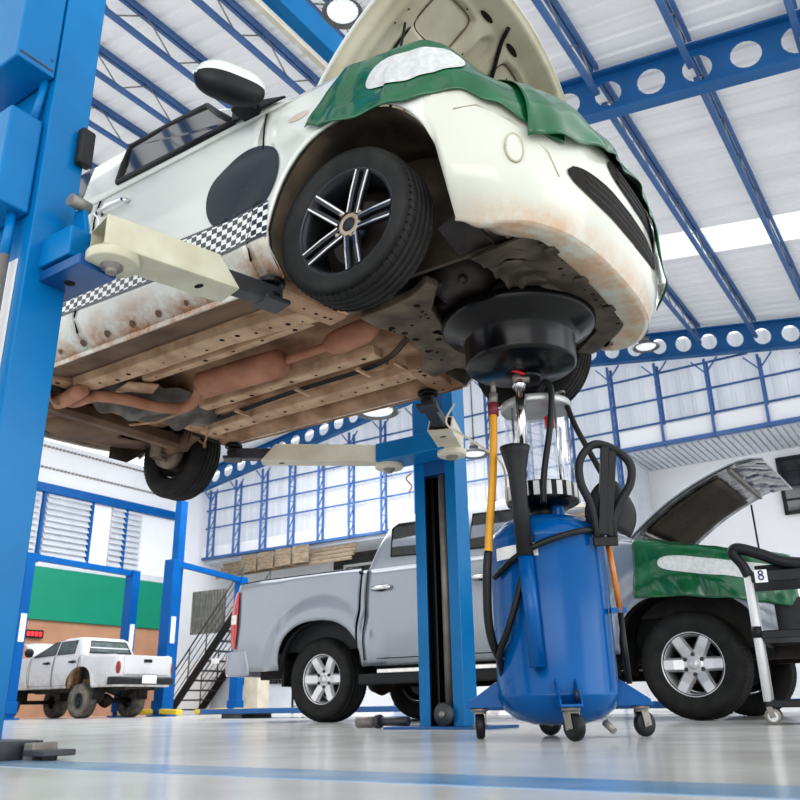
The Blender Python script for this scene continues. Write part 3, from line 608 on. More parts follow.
# green covers lying on the hatchback
def cloth(name, label, f, us, vs, patch, group, m=green_cloth):
    bm = NB(); grid(bm, us, vs, f); o = obj(name, bm, m, solid=.004, soff=0); o.location = HB.location; o.rotation_euler = (0, 0, -TH)
    tag(o, label, 'cover', group)
    if patch:
        u0, u1, v0, v1, off = patch; bm = NB()
        def g(a_, b_):
            q = (1 - abs(a_) ** 5) ** (1 / 2.2)
            u = (u0 + u1) / 2 + (u1 - u0) / 2 * a_; v = (v0 + v1) / 2 + (v1 - v0) / 2 * b_ * q
            p = f(u, v); n = (f(u + .004, v) - f(u - .004, v)).cross(f(u, v + .004) - f(u, v - .004))
            if n.length > 1e-12: n.normalize()
            return p + n * off
        grid(bm, [math.sin(PI / 2 * t) for t in lin(-1, 1, 60)], lin(-1, 1, 14), g); p = obj('cloth_patch', bm, patch_m, o); p['label'] = 'grey white stitched oval patch'
    return o
def wr(a, b, k=1.0): return k * (.005 * math.sin(a * 17 + 2.2 * math.sin(b * 4)) + .0025 * math.sin(a * 37 + b * 9 + 2 * math.sin(a * 11)) + .002 * math.sin(b * 19 - a * 13))
eA, eB = d(-.20), d(.735)
def cov1(u, v):                              # u 0..1 from the door end to the nose, v 0 hem .. 1 inside the engine bay
    eA_ = d(-.20 + .17 * min(1, v / .62)); e = eA_ + (eB - eA_) * u; x = hs.at(e)[0].x
    zb_ = pw([(-.3, .52), (-.2, .505), (-.09, .445), (.1, .405), (.3, .375), (.40, .385), (.48, .385), (.57, .31), (.66, .24), (.74, .20)], x); zt_ = hzt(x) + .01
    if v < .62: p = hs.pt(e, zb_ + (zt_ - zb_) * v / .62, .014 + wr(u * 1.1, v) * (1.4 - v))
    else:
        q = (v - .62) / .38; p = hs.pt(e, zt_, .014); n = hs.at(e)[1]; w_ = .17 * q
        p = p + Vector((-n.x * w_, n.y * w_, -.03 * q + wr(u, v, .6)))
    return p
cloth('fender_cover', 'green vinyl cover with grey oval patch over the raised white car fender', cov1, lin(0, 1, 70), lin(0, 1, 40), (.22, .63, .21, .52, .006), None)
eC, eD = d(.655), -d(.66)
def cov2(u, v):
    e = eC + (eD - eC) * u; y = hs.pt(e, .3).y
    zb_ = pw([(-.70, .17), (-.52, .21), (-.3, .28), (-.14, .32), (.15, .35), (.30, .30), (.40, .06), (.6, .02), (.75, .1)], y); x = hs.at(abs(e))[0].x; zt_ = hzt(x) + .005
    if v < .65: p = hs.pt(e, zb_ + (zt_ - zb_) * v / .65, .022 + wr(u * 1.6, v) * (1.5 - v) + .02 * (1 - v) * math.sin(u * 13) ** 2)
    else:
        q = (v - .65) / .35; p = hs.pt(e, zt_, .022); n = hs.at(abs(e))[1]; w_ = .30 * q; sy = -1 if e > 0 else 1
        p = p + Vector((-n.x * w_, -n.y * sy * w_, .05 * math.sin(q * PI * .7) + wr(u, v, .8)))
    return p
cloth('fender_cover', 'green vinyl cover folded over the nose and grille of the raised white car', cov2, lin(0, 1, 90), lin(0, 1, 36), None, None)

# ================================================================== the two lift columns
def lift_pad(parent, x, y, z0, z1, nm='lift_pad'):
    bm = NB(); cyl(bm, (x, y, z0), (x, y, z1 - .02), .028, 14); cyl(bm, (x, y, z1 - .022), (x, y, z1), .055, 20); cyl(bm, (x, y, z0 + .01), (x, y, z0 + .03), .042, 14)
    return obj(nm, bm, black_plastic, parent, bevel=.004)
def lift_arm(parent, p0, p1, split, w, h, m, ext_w=.07, z=1.545):
    """cream box arm from its pivot p0 to its pad p1, the black slide showing past split"""
    p0, p1 = Vector((*p0, z)), Vector((*p1, z)); dr = (p1 - p0).normalized(); n = Vector((-dr.y, dr.x, 0)); e = p0 + (p1 - p0) * split
    bm = NB(); t = .009; c = [(-w / 2, -h / 2), (w / 2, -h / 2), (w / 2, h / 2), (-w / 2, h / 2)]; ci = [(a * (1 - 2 * t / w), b * (1 - 2 * t / h)) for a, b in c]
    def ring(p, cc, sk=0): return [p + n * a + Vector((0, 0, b)) + dr * (sk * (b / h + .5)) for a, b in cc]
    A, B = ring(p0 - dr * .06, c), ring(e, c, -.09); Ai, Bi = ring(p0 - dr * .06, ci), ring(e, ci, -.09)
    quad_faces(bm, [Ai, A, B, Bi, Ai], caps=False, smooth=False); a = obj('lift_arm', bm, m, parent, bevel=.006)
    bm = NB(); disc(bm, p0 + dr * ((p1 - p0).length * split - .13) + Vector((0, 0, -h / 2 - .0012)), (0, 0, -1), .012, 12, r2=.022); obj('arm_hole', bm, hole_m, a)
    bm = NB(); bar(bm, e - dr * .2, p1 + dr * .035, ext_w, h * .62); bar(bm, p1 - dr * .05 + Vector((0, 0, -.03)), p1 + dr * .06 + Vector((0, 0, -.03)), .11, .02); obj('arm_slide', bm, steel_dark, a, bevel=.005)
    bm = NB(); q = p0 + Vector((0, 0, -h / 2)); lathe(bm, [(.001, -.035), (.085, -.035), (.09, -.03), (.09, .0)], Matrix.Translation(q), 28); pv = obj('pivot_plate', bm, m, a)
    bm = NB(); lathe(bm, [(.001, -.062), (.020, -.062), (.022, -.056), (.022, -.048), (.036, -.046), (.038, -.034)], Matrix.Translation(q), 18); obj('pivot_bolt', bm, steel_grey, pv)
    return a
# far column: opens towards the car
LF = thing('lift_column', 'blue lift column behind the oil drainer with cream arms under the raised car', 'car lift', W(-2.635, 4.45, 0))
LF['kind'] = 'thing'
bm = NB(); hw_ = .152; T = .012; zt_ = 4.1
prof = [(-hw_, -.14), (-hw_ + .075, -.14), (-hw_ + .075, -.128), (-hw_ + T, -.128), (-hw_ + T, .0), (hw_ - T, .0), (hw_ - T, -.128), (hw_ - .075, -.128), (hw_ - .075, -.14), (hw_, -.14), (hw_, .015), (-hw_, .015)]
prism_z(bm, prof, .012, zt_); obj('column', bm, lift_blue, LF, bevel=.004)
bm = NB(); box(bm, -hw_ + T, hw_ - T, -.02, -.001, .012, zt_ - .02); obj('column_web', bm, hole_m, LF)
bm = NB(); cyl(bm, (.02, -.075, .06), (.02, -.075, 1.7), .028, 18); obj('hydraulic_cylinder', bm, steel_grey, LF)
for x in (-.055, .075):
    bm = NB(); box(bm, x - .016, x + .016, -.09, -.02, .03, 3.8); obj('guide_bar', bm, black_gloss, LF)
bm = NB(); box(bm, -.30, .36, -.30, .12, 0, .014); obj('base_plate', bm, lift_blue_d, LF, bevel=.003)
bm = NB(); M_ = Matrix.Translation((.03, -.165, .075)) @ Matrix.Rotation(PI / 2, 4, 'X'); lathe(bm, [(.001, -.012), (.06, -.012), (.065, -.006), (.05, 0), (.065, .006), (.06, .012), (.001, .012)], M_, 28); pu = obj('cable_pulley', bm, steel_dark, LF)
bm = NB(); lathe(bm, [(.001, .012), (.018, .012), (.018, .03), (.001, .03)], M_, 12); lathe(bm, [(.001, -.03), (.018, -.03), (.018, -.012)], M_, 12); obj('pulley_bolt', bm, steel_grey, pu)
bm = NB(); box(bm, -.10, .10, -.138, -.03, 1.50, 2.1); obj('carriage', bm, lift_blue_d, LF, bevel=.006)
bm = NB(); box(bm, -.30, .20, -.36, -.142, 1.585, 1.705); box(bm, -.36, -.29, -.335, -.17, 1.60, 1.69); box(bm, .19, .25, -.335, -.17, 1.60, 1.69); obj('arm_bracket', bm, lift_blue, LF, bevel=.006)
bm = NB(); box(bm, -.12, .06, -.155, -.14, 1.665, 1.95); obj('safety_plate', bm, lift_blue, LF, bevel=.004)
lift_arm(LF, (-.27, -.25), (-1.05, -.87), .82, .125, .11, cream_b, z=1.648)
lift_arm(LF, (.20, -.25), (.46, -.93), .58, .14, .11, cream_b, z=1.648)
lift_pad(LF, -1.05, -.87, 1.64, 1.712); lift_pad(LF, .46, -.93, 1.64, 1.712)
bm = NB(); box(bm, -.035, .055, -2.94, -.145, 3.985, 4.175); xb = obj('crossbeam', bm, lift_blue, LF, bevel=.006)
bm = NB(); box(bm, -.06, -.02, -2.90, -.20, 3.925, 3.955); obj('shut_off_bar', bm, cream_b, xb, bevel=.004)
bm = NB(); tube(bm, crom([(-.16, -.16, 1.53), (-.18, -.19, 1.49), (-.15, -.17, 1.44), (-.17, -.18, 1.40)], 5), .004, 6); obj('release_cord', bm, red_p, LF)

# near column at the left edge, seen from outside
LN = thing('lift_column', 'blue lift column at the left edge with control boxes and a cream arm', 'car lift', W(-2.625, 1.425, 0))
bm = NB(); hw_ = .175
prism_z(bm, [(-hw_, -.075), (hw_, -.075), (hw_, .085), (hw_ - .075, .085), (hw_ - .075, .073), (hw_ - .012, .073), (hw_ - .012, -.063), (-hw_ + .012, -.063), (-hw_ + .012, .073), (-hw_ + .075, .073), (-hw_ + .075, .085), (-hw_, .085)], .012, 4.1); obj('column', bm, lift_blue, LN, bevel=.004)
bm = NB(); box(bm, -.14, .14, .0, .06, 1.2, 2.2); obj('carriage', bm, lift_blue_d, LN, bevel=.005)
bm = NB(); box(bm, -.22, hw_ - .005, -.235, -.078, 2.38, 3.3); cb = obj('power_unit_box', bm, lift_blue, LN, bevel=.008)
bm = NB(); box(bm, hw_ - .02, hw_ - .004, -.225, -.09, 2.40, 2.41); disc(bm, (hw_ - .0035, -.10, 2.45), (1, 0, 0), .006, 10); obj('box_screw', bm, steel_dark, cb)
bm = NB(); box(bm, -.22, hw_ - .03, -.205, -.078, 1.79, 2.19); cb = obj('control_box', bm, lift_blue, LN, bevel=.008)
bm = NB(); box(bm, -.20, .10, -.2075, -.2055, 1.83, 2.06); obj('instruction_sheet', bm, white_lbl, cb)
bm = NB(); cyl(bm, (.10, -.115, .3), (.10, -.115, 1.62), .017, 12, mi=0); cyl(bm, (.10, -.115, 1.62), (.10, -.115, 1.80), .017, 12, mi=1); cyl(bm, (.11, -.10, 2.18), (.13, -.085, 2.42), .016, 12, mi=1); obj('conduit', bm, [steel_grey, lift_blue], LN)
bm = NB(); box(bm, -.10, .12, -.0775, -.0755, 1.2, 1.62); obj('instruction_sheet', bm, white_lbl, LN)
bm = NB(); prism_z(bm, [(-.30, -.10), (.30, -.10), (.34, -.08), (.34, .10), (.30, .14), (-.30, .14)], 0, .05); obj('base_plate', bm, steel_dark, LN, bevel=.004)
bm = NB(); box(bm, hw_ + .002, hw_ + .04, .04, .10, 2.06, 2.22); obj('limit_switch', bm, charcoal, LN, bevel=.01)
bm = NB(); box(bm, .16, .345, -.03, .075, 1.585, 1.70); obj('arm_bracket', bm, lift_blue, LN, bevel=.006)
bm = NB(); box(bm, .10, .40, -.02, .13, 1.535, 1.575); disc(bm, (.25, .05, 1.534), (0, 0, -1), .02, 14, mi=1); obj('bracket_plate', bm, [lift_blue_d, hole_m], LN, bevel=.004)
bm = NB(); prism_y(bm, [(.20, 1.70), (.30, 1.70), (.30, 1.74), (.27, 1.84), (.22, 1.84)], .05, .07); lv = obj('lock_lever', bm, lift_blue, LN, bevel=.003)
bm = NB(); cyl(bm, (.26, .0, 1.85), (.26, .08, 1.85), .024, 14); obj('lever_knob', bm, steel_grey, lv)
lift_arm(LN, (.44, .08), (.605, .69), .72, .15, .115, cream, z=1.645)
lift_pad(LN, .605, .69, 1.62, 1.712)
bm = NB(); tube(bm, crom([(.26, .08, 1.85), (.295, .10, 1.80), (.295, .10, 1.71)], 5), .003, 6); obj('release_cable', bm, white_lbl, LN)

# dark arm end with its pads standing by the near column
bm = NB()
PB = thing('floor_pad', 'small dark steel pads lying beside the base plate of the left lift column', 'metal pad', W(-2.275, 1.50, 0))
bm = NB(); box(bm, 0, .045, -.03, .05, 0, .045); obj('block', bm, steel_grey, PB, bevel=.004)
bm = NB(); box(bm, .03, .13, -.05, .05, .012, .028); cyl(bm, (.08, .0, 0), (.08, .0, .014), .022, 12); obj('foot_plate', bm, steel_dark, PB, bevel=.003)

# ================================================================== waste oil drainer
OD = thing('oil_drainer', 'blue wheeled waste oil drainer with clear chamber and black pan under the car', 'oil drainer', (.60, 3.42, 0), 0)
bm = NB(); lathe(bm, [(.001, .045), (.10, .05), (.17, .07), (.215, .105), (.236, .15), (.238, .156), (.235, .16), (.235, .74), (.238, .745), (.236, .76), (.215, .80), (.17, .835), (.10, .855), (.001, .86)], None, 64); obj('tank', bm, tank_blue, OD)
bm = NB(); cyl(bm, (.05, -.05, .84), (.05, -.05, .9), .028, 12); obj('tank_fitting', bm, tank_blue, OD, bevel=.003)
bm = NB(); cyl(bm, (-.115, -.16, .80), (-.115, -.16, .93), .014, 10); obj('tank_fitting', bm, tank_blue, OD)
for k, (cx_, cy_) in enumerate(((-.30, .05), (-.015, -.31), (.31, .0), (.02, .29))):
    r = Vector((cx_, cy_, 0)); u = r.normalized(); n = Vector((-u.y, u.x, 0))
    bm = NB()
    for s in (-1, 1):
        prism(bm, [(.20, .118), (.35, .118), (.35, .135), (.235, .21)], lambda q, z: u * q + n * s * .034 + Vector((0, 0, z)), lambda q, z: u * q + n * s * .040 + Vector((0, 0, z)))
    prism(bm, [(.20, .112), (.36, .112), (.36, .122), (.20, .122)], lambda q, z: u * q + n * -.04 + Vector((0, 0, z)), lambda q, z: u * q + n * .04 + Vector((0, 0, z)))
    fo = obj('foot_bracket', bm, tank_blue, OD, bevel=.002)
    a = (.5, -.35, .15, .9)[k]; f = Vector((math.cos(a * 3), math.sin(a * 3), 0)); g = Vector((-f.y, f.x, 0)); c = r * 1.02 + f * .012 + Vector((0, 0, .046))
    bm = NB(); cyl(bm, r * 1.02 + Vector((0, 0, .10)), r * 1.02 + Vector((0, 0, .112)), .034, 16); cyl(bm, r * 1.02 + Vector((0, 0, .09)), r * 1.02 + Vector((0, 0, .10)), .026, 16)
    for s in (-1, 1): bar(bm, r * 1.02 + g * s * .022 + Vector((0, 0, .098)), c + g * s * .022 - Vector((0, 0, .008)), .004, .034, upv=f)
    cyl(bm, c - g * .028, c + g * .028, .006, 8); ca_ = obj('caster', bm, steel_grey, OD)
    bm = NB(); tube(bm, [c + g * q for q in (-.018, -.017, -.010, .010, .017, .018)], [.02, .040, .046, .046, .040, .02], 24); obj('caster_wheel', bm, black_plastic, ca_)
bm = NB(); cyl(bm, (.02, -.285, .13), (.02, -.285, .17), .012, 8); obj('caster_bolt', bm, steel_dark, OD)
bm = NB(); cyl(bm, (.15, -.10, .055), (.175, -.13, .025), .014, 10); obj('drain_plug', bm, steel_grey, OD)
# chamber
bm = NB(); lathe(bm, [(.001, .895), (.11, .895), (.15, .915), (.152, .925), (.152, .985), (.146, .99), (.001, .99)], None, 48); cbm = obj('chamber_base', bm, black_gloss, OD)
bm = NB()
for k in range(20):
    a = 2 * PI * k / 20; c = Vector((math.cos(a), math.sin(a), 0)); bar(bm, c * .1525 + Vector((0, 0, .925)), c * .1525 + Vector((0, 0, .985)), .026, .006, upv=c)
obj('chamber_rib', bm, light_bar, cbm, bevel=.002)
bm = NB(); cyl(bm, (0, 0, .85), (0, 0, .90), .06, 20); obj('chamber_neck', bm, black_plastic, OD)
bm = NB(); lathe(bm, [(.141, .985), (.141, 1.335)], None, 56); obj('glass_chamber', bm, clear_glass, OD, recalc=False)
bm = NB(); lathe(bm, [(.001, 1.332), (.135, 1.332), (.152, 1.335), (.155, 1.34), (.155, 1.362), (.150, 1.368), (.001, 1.368)], None, 48); ct = obj('chamber_lid', bm, [mat('brushed_lid', (.5, .51, .51), (.4, .41, .41), rough=.35, metal=.5)], OD)
bm = NB(); cyl(bm, (.08, -.06, 1.372), (.08, -.06, 1.40), .014, 10); cyl(bm, (.10, -.06, 1.40), (.12, -.04, 1.41), .010, 8); cyl(bm, (-.05, .02, 1.372), (-.05, .02, 1.39), .02, 10); obj('lid_fitting', bm, steel_grey, ct)
for k in range(4):
    a = 2 * PI * k / 4 + .5; bm = NB(); cyl(bm, (.128 * math.cos(a), .128 * math.sin(a), .985), (.128 * math.cos(a), .128 * math.sin(a), 1.335), .005, 8); obj('tie_rod', bm, chrome, OD)
bm = NB(); cyl(bm, (.05, -.02, 1.25), (.05, -.02, 1.30), .022, 12); obj('float_marker', bm, red_p, OD)
# funnel stem, valve, pan
SX, SY = -.088, -.155
bm = NB(); tube(bm, [(SX - .005, SY, 1.10), (SX, SY, 1.40)], .021, 16); tube(bm, [(SX - .004, SY, 1.385), (SX, SY, 1.42)], .028, 16); tube(bm, [(SX - .006, SY, .99), (SX - .006, SY, 1.12)], .013, 12); st = obj('stem', bm, chrome, OD)
bm = NB(); cyl(bm, (SX, SY, 1.40), (SX, SY, 1.46), .022, 12); cyl(bm, (SX - .03, SY - .012, 1.425), (SX + .04, SY - .012, 1.425), .016, 10); obj('ball_valve', bm, steel_grey, OD)
bm = NB(); tube(bm, [(SX + .02, SY - .03, 1.437), (SX - .02, SY - .035, 1.452), (SX - .055, SY - .03, 1.462)], [.012, .011, .008], 8, flat=.5); obj('valve_lever', bm, red_p, OD)
PX, PY = -.075, -.15
bm = NB(); lathe(bm, [(.001, 1.445), (.05, 1.45), (.225, 1.478), (.236, 1.488), (.238, 1.50), (.238, 1.60), (.242, 1.605), (.25, 1.615), (.262, 1.625), (.325, 1.655), (.333, 1.665), (.336, 1.69), (.333, 1.70), (.327, 1.69), (.25, 1.65), (.22, 1.62), (.22, 1.51), (.001, 1.47)], Matrix.Translation((PX, PY, 0)), 72); obj('drain_pan', bm, black_gloss, OD)
bm = NB(); cyl(bm, (PX + .03, PY - .0, 1.43), (PX + .03, PY, 1.455), .05, 18); obj('pan_outlet', bm, black_gloss, OD)
# probe pocket and black funnel sleeve
bm = NB(); tube(bm, [(-.108, -.238, .25), (-.128, -.232, .70)], .030, 16); obj('probe_pocket', bm, tank_blue, OD)
bm = NB(); tube(bm, [(-.126, -.235, .66), (-.132, -.235, .86), (-.136, -.235, .99), (-.138, -.235, 1.075), (-.138, -.235, 1.10)], [.033, .031, .036, .055, .062], 18); obj('funnel_sleeve', bm, charcoal, OD)
# hoses
def hose(pts, r, m, nm, n=8): bm = NB(); tube(bm, crom(pts, n), r, 10); return obj(nm, bm, m, OD)
hose([(-.205, -.14, 1.33), (-.21, -.15, 1.2), (-.225, -.16, 1.0), (-.25, -.17, .80), (-.262, -.175, .68)], .0165, yellow, 'suction_hose')
hose([(-.262, -.175, .69), (-.272, -.18, .60), (-.275, -.16, .45), (-.262, -.13, .36), (-.235, -.08, .30)], .0175, black_plastic, 'suction_hose')
bm = NB(); cyl(bm, (-.205, -.14, 1.32), (-.2, -.14, 1.37), .019, 12); cyl(bm, (-.2, -.14, 1.37), (-.198, -.14, 1.43), .012, 10); cyl(bm, (-.205, -.14, 1.27), (-.205, -.14, 1.325), .023, 12, mi=1); obj('hose_coupling', bm, [steel_grey, mat('maroon_grip', (.2, .03, .05), rough=.5)], OD)
hose([(-.01, -.12, 1.36), (.02, -.16, 1.41), (.04, -.18, 1.36), (.02, -.19, 1.2), (-.02, -.19, 1.0), (-.03, -.18, .88)], .0135, black_plastic, 'breather_hose')
hose([(.11, -.05, 1.40), (.125, -.07, 1.33), (.15, -.10, 1.22), (.20, -.13, 1.08), (.24, -.14, .98)], .0125, black_plastic, 'air_hose')
hose([(.20, -.16, .765), (.10, -.235, .755), (-.05, -.265, .71), (-.16, -.21, .66), (-.235, -.10, .60)], .0125, black_plastic, 'wrap_hose')
hose([(-.10, -.235, .74), (-.15, -.215, .55), (-.20, -.18, .40), (-.232, -.12, .31), (-.22, -.06, .24), (-.20, -.02, .20)], .0135, black_plastic, 'wrap_hose')
hose([(-.35, .10, 1.42), (-.39, .1, 1.32), (-.28, 0.05, 1.22), (-.17, -.05, 1.08), (-.17, -.12, .9)], .005, cream_b, 'thin_tube')
# handle with holder
bm = NB()
HP = [(.17, -.205, .735), (.15, -.22, .86), (.115, -.235, .95), (.12, -.24, 1.04), (.18, -.235, 1.105), (.26, -.225, 1.09), (.325, -.215, 1.03), (.32, -.21, .95), (.27, -.205, .87), (.235, -.20, .80), (.222, -.20, .735)]
tube(bm, crom(HP, 7), .0205, 10, flat=.8); hd = obj('handle', bm, charcoal, OD)
bm = NB(); bar(bm, (.182, -.215, .74), (.225, -.235, 1.095), .028, .03); bar(bm, (.208, -.213, .74), (.258, -.23, 1.09), .012, .034); obj('handle_web', bm, black_plastic, hd, bevel=.004)
bm = NB(); grid(bm, lin(0, 1, 10), lin(-1, 1, 12), lambda u, v: Vector((.245 + .105 * v * (.35 + .65 * math.sin(PI * (.15 + .75 * u))), -.17 + .03 * v * v, .77 + .21 * u - .03 * v * v))); obj('tool_holder', bm, charcoal, hd, solid=.006)
bm = NB()
for x in (.155, .18, .21, .232): box(bm, x, x + .012, -.222, -.21, .735, .80)
box(bm, .15, .245, -.215, -.195, .70, .735); obj('holder_clip', bm, black_plastic, hd, bevel=.002)
bm = NB(); tube(bm, [(.215, -.16, .73), (.23, -.15, .60), (.242, -.14, .45)], .011, 10, mi=0); tube(bm, [(.242, -.14, .45), (.25, -.13, .19)], .011, 10, mi=1); box(bm, .205, .265, -.15, -.12, .45, .47, mi=2); obj('oil_gauge_tube', bm, [mat('amber_tube', (.60, .21, .01), (.42, .12, .01), rough=.2, coat=.5), black_plastic, tank_blue], OD)
bm = NB(); grid(bm, lin(PI * 1.12, PI * 1.40, 8), lin(.665, .715, 3), lambda a, z: Vector((.2365 * math.cos(a), .2365 * math.sin(a), z))); obj('white_label', bm, white_lbl, OD)

# ================================================================== pickups
def pickup(name, label, loc, rot, q):
    T = thing(name, label, 'pickup truck', loc, rot); pm = q['paint']; hw = q['hw']; wb = q['wb']; R = q['R']
    xr, xf, xc, bz, cz, sz = q['rear'], q['front'], q['cab'], q['bed_z'], q['belt'], q['sill']      # cab = x of the bed/cab gap
    ah, at_ = q['arch_hw'], q['arch_top']; fl = q.get('flare', .05)
    def tuck(x, z):
        m = (sz + cz) / 2; s = .06 * max(0, (m - .05 - z) / (m - sz)) ** 2 + .055 * max(0, (z - m - .05) / (cz - m)) ** 2
        w = smooth3((x - xf + .5) / .4); s = s * (1 - w) + w * (.10 * max(0, (z - .95 * m) / (cz - m)) ** 2 + .05 * max(0, (m * .9 - z) / m))
        return s - fl * sum(smooth3((ah + .27 - math.hypot(x - c, z - R)) / .17) for c in (0, wb)) * (1 - w)
    sh = Shell([(xf, 0), (xf - .03, hw * .45), (xf - .14, hw * .78), (xf - .36, hw * .95), (wb + .2, hw), (wb * .7, hw), (xc, hw), (0, hw), (xr + .25, hw * .99), (xr + .09, hw * .965), (xr + .02, hw * .88), (xr, hw * .6), (xr, 0)], tuck)
    D_ = sh.dx; AR = ((0, ah), (wb, ah))
    def zb(x): b = sz + (.04 if x > wb + .3 else 0); return max(b, arch(x, 0, ah, at_, b, 2.4), arch(x, wb, ah, at_ - .02, b, 2.4))
    def ztc(x): return cz + (q['nose_z'] - cz) * smooth3((x - q['fend']) / (xf - q['fend'])) if x > q['fend'] else cz
    def ztb(x): return bz - .012 * smooth3((xr + .5 - x) / .5)
    x1, x2, x3 = q['doors']                 # rear edge of rear door, door split, front edge of front door
    for s in (1, -1):
        for nm, a, b, zt in (('front_fender', 0, D_(x3 + .003), ztc), ('front_door', D_(x3 - .003), D_(x2 + .003), ztc), ('rear_door', D_(x2 - .003), D_(x1), ztc), ('cab_corner', D_(x1 - .004), D_(xc + .012), ztc), ('bed_side', D_(xc - .012), sh.L, ztb)):
            bm = NB(); sh.panel(bm, *sorted((a * s + (1e-4 * s if a == 0 else 0), b * s)), zb, zt, 16, .06, arches=AR); obj(nm, bm, pm, T, solid=.014)
        bm = NB(); prism_y(bm, [(xc - .03, sz + .02), (xc + .03, sz + .02), (xc + .03, cz - .03), (xc - .03, bz - .02)], s * (hw - .09), s * (hw - .035)); obj('bed_gap', bm, hole_m, T)
        bm = NB()
        for xx in (x1 - .002, x2, x3): tube(bm, [sh.pt(-s * D_(xx + (.0 if xx != x3 else .05 * math.sin(PI * t))), sz + .05 + (cz - sz - .06) * t, .001) for t in lin(0, 1, 10)], .004, 6)
        tube(bm, [sh.pt(-s * D_(xx), sz + .06, .001) for xx in lin(x1, x3, 16)], .004, 6); obj('door_seam', bm, hole_m, T)
        for xx in (x1 + .17, x2 + .20):
            bm = NB(); z = q['handle_z']; tube(bm, [sh.pt(-s * D_(xx + o), z, h) for o, h in ((.10, .005), (.085, .035), (0, .042), (-.085, .035), (-.10, .005))], .0155, 8, flat=1.2); hh = obj('door_handle', bm, q['handle_m'], T)
            bm = NB(); grid(bm, lin(.02, 1, 4), lin(0, 2 * PI, 17), lambda r, a: sh.pt(-s * D_(xx + .06 * r * math.cos(a)), z + .03 * r * math.sin(a), .004)); obj('handle_recess', bm, black_plastic, hh)
        for c in (0, wb):
            bm = NB(); grid(bm, lin(0, PI, 22), lin(0, 1, 4), lambda a, v: Vector((c + (ah + .008) * math.cos(a), s * (hw - .03 - .34 * v), sz + (at_ + .012 - sz) * max(0, math.sin(a)) ** .8))); obj('wheel_liner', bm, q['liner'], T, solid=.004)
            bm = NB(); prism_y(bm, [(c - ah, sz - .03), (c + ah, sz - .03), (c + ah * .92, at_ * .8), (c + ah * .5, at_), (c - ah * .5, at_), (c - ah * .92, at_ * .8)], s * (hw - .38), s * (hw - .36)); obj('inner_fender', bm, q['liner'], T)
            bm = NB(); prism_z(bm, [(c - ah - .02, s * (hw - .07)), (c - ah + .01, s * (hw - .07)), (c - ah + .01, s * (hw - .32)), (c - ah - .02, s * (hw - .32))], sz - q.get('flap', .14), sz + .1); obj('mud_flap', bm, rubber, T)
        bm = NB(); e0 = -s * D_(xr + q.get('lamp_in', .03))
        grid(bm, lin(-.5, .5, 8), lin(0, 1, 9), lambda u, v: sh.pt(e0 + u * q['lamp_w'] * (1 - .35 * abs(2 * v - 1) ** 2), q['lamp'][0] + (q['lamp'][1] - q['lamp'][0]) * v, .012 + .012 * math.sin(PI * v))); lm = obj('tail_lamp', bm, q.get('lamp_m', tail_red), T)
        if q.get('lamp_clear'):
            bm = NB(); z0, z1 = q['lamp_clear']; grid(bm, lin(-.45, .45, 6), lin(0, 1, 5), lambda u, v: sh.pt(e0 + u * q['lamp_w'], z0 + (z1 - z0) * v, .027)); obj('lamp_lens', bm, lens_clear, lm)
    LV = q['levels']
    bm = NB(); greenhouse(bm, LV, 6, .14); obj('cab_roof', bm, pm, T)
    for nm, poly in q['windows']:
        for s in (-1, 1):
            bm = NB(); side_glass(bm, LV, poly, .006, sides=(s,)); o = obj(nm, bm, q['glass'], T)
            bm = NB(); pp = [(x, s * (hw_at(LV, z) + .006), z) for x, z in poly]; tube(bm, pp + [pp[0], pp[1]], .009, 6); obj('window_trim', bm, black_plastic, o)
    # rear window and windscreen follow the slope of the cab ends
    def endglass(nm, front):
        (z0, a0, b0, h0), (z1, a1, b1, h1) = LV[1], LV[-3]; xx0, xx1 = (b0, b1) if front else (a0, a1); o = .012 if front else -.012
        za, zb_ = z0 + .05, z1 - .03
        def P(v, y): k = (za + (zb_ - za) * v - z0) / (z1 - z0); return Vector((xx0 + (xx1 - xx0) * k + o, y * (h0 + (h1 - h0) * k - .15), za + (zb_ - za) * v))
        bm = NB(); grid(bm, lin(0, 1, 4), lin(-1, 1, 4), P); g = obj(nm, bm, q['glass'], T)
        bm = NB(); tube(bm, [P(0, -1), P(0, 1), P(1, 1), P(1, -1), P(0, -1)], .012, 6); obj('window_seal', bm, black_plastic, g)
    endglass('rear_window', False); endglass('windscreen', True)
    # bed floor, walls, tailgate
    bm = NB(); box(bm, xr + .06, xc - .02, -hw + .12, hw - .12, sz + .16, sz + .2); box(bm, xc - .05, xc - .02, -hw + .09, hw - .09, sz + .16, bz - .02)
    for s in (-1, 1): box(bm, xr + .06, xc - .02, s * (hw - .12) - .015, s * (hw - .12) + .015, sz + .16, bz - .03)
    obj('bed_liner', bm, charcoal, T)
    bm = NB()
    for s in (-1, 1): tube(bm, [sh.pt(-s * D_(x), ztb(x) + .004, -.03) for x in lin(xc - .02, xr + .12, 12)], .028, 8, flat=.6)
    obj('bed_rail', bm, black_plastic if q['rail_dark'] else pm, T)
    bm = NB(); box(bm, xr - .015, xr + .03, -hw + .17, hw - .17, sz + .22, bz - .01); tg = obj('tailgate', bm, pm, T, bevel=.012)
    bm = NB(); box(bm, xr - .03, xr - .014, -.1, .1, bz - .14, bz - .08); obj('tailgate_handle', bm, q['handle_m'], tg, bevel=.006)
    # rear bumper
    bz0, bz1 = q['bumper']; bm = NB(); rings = []
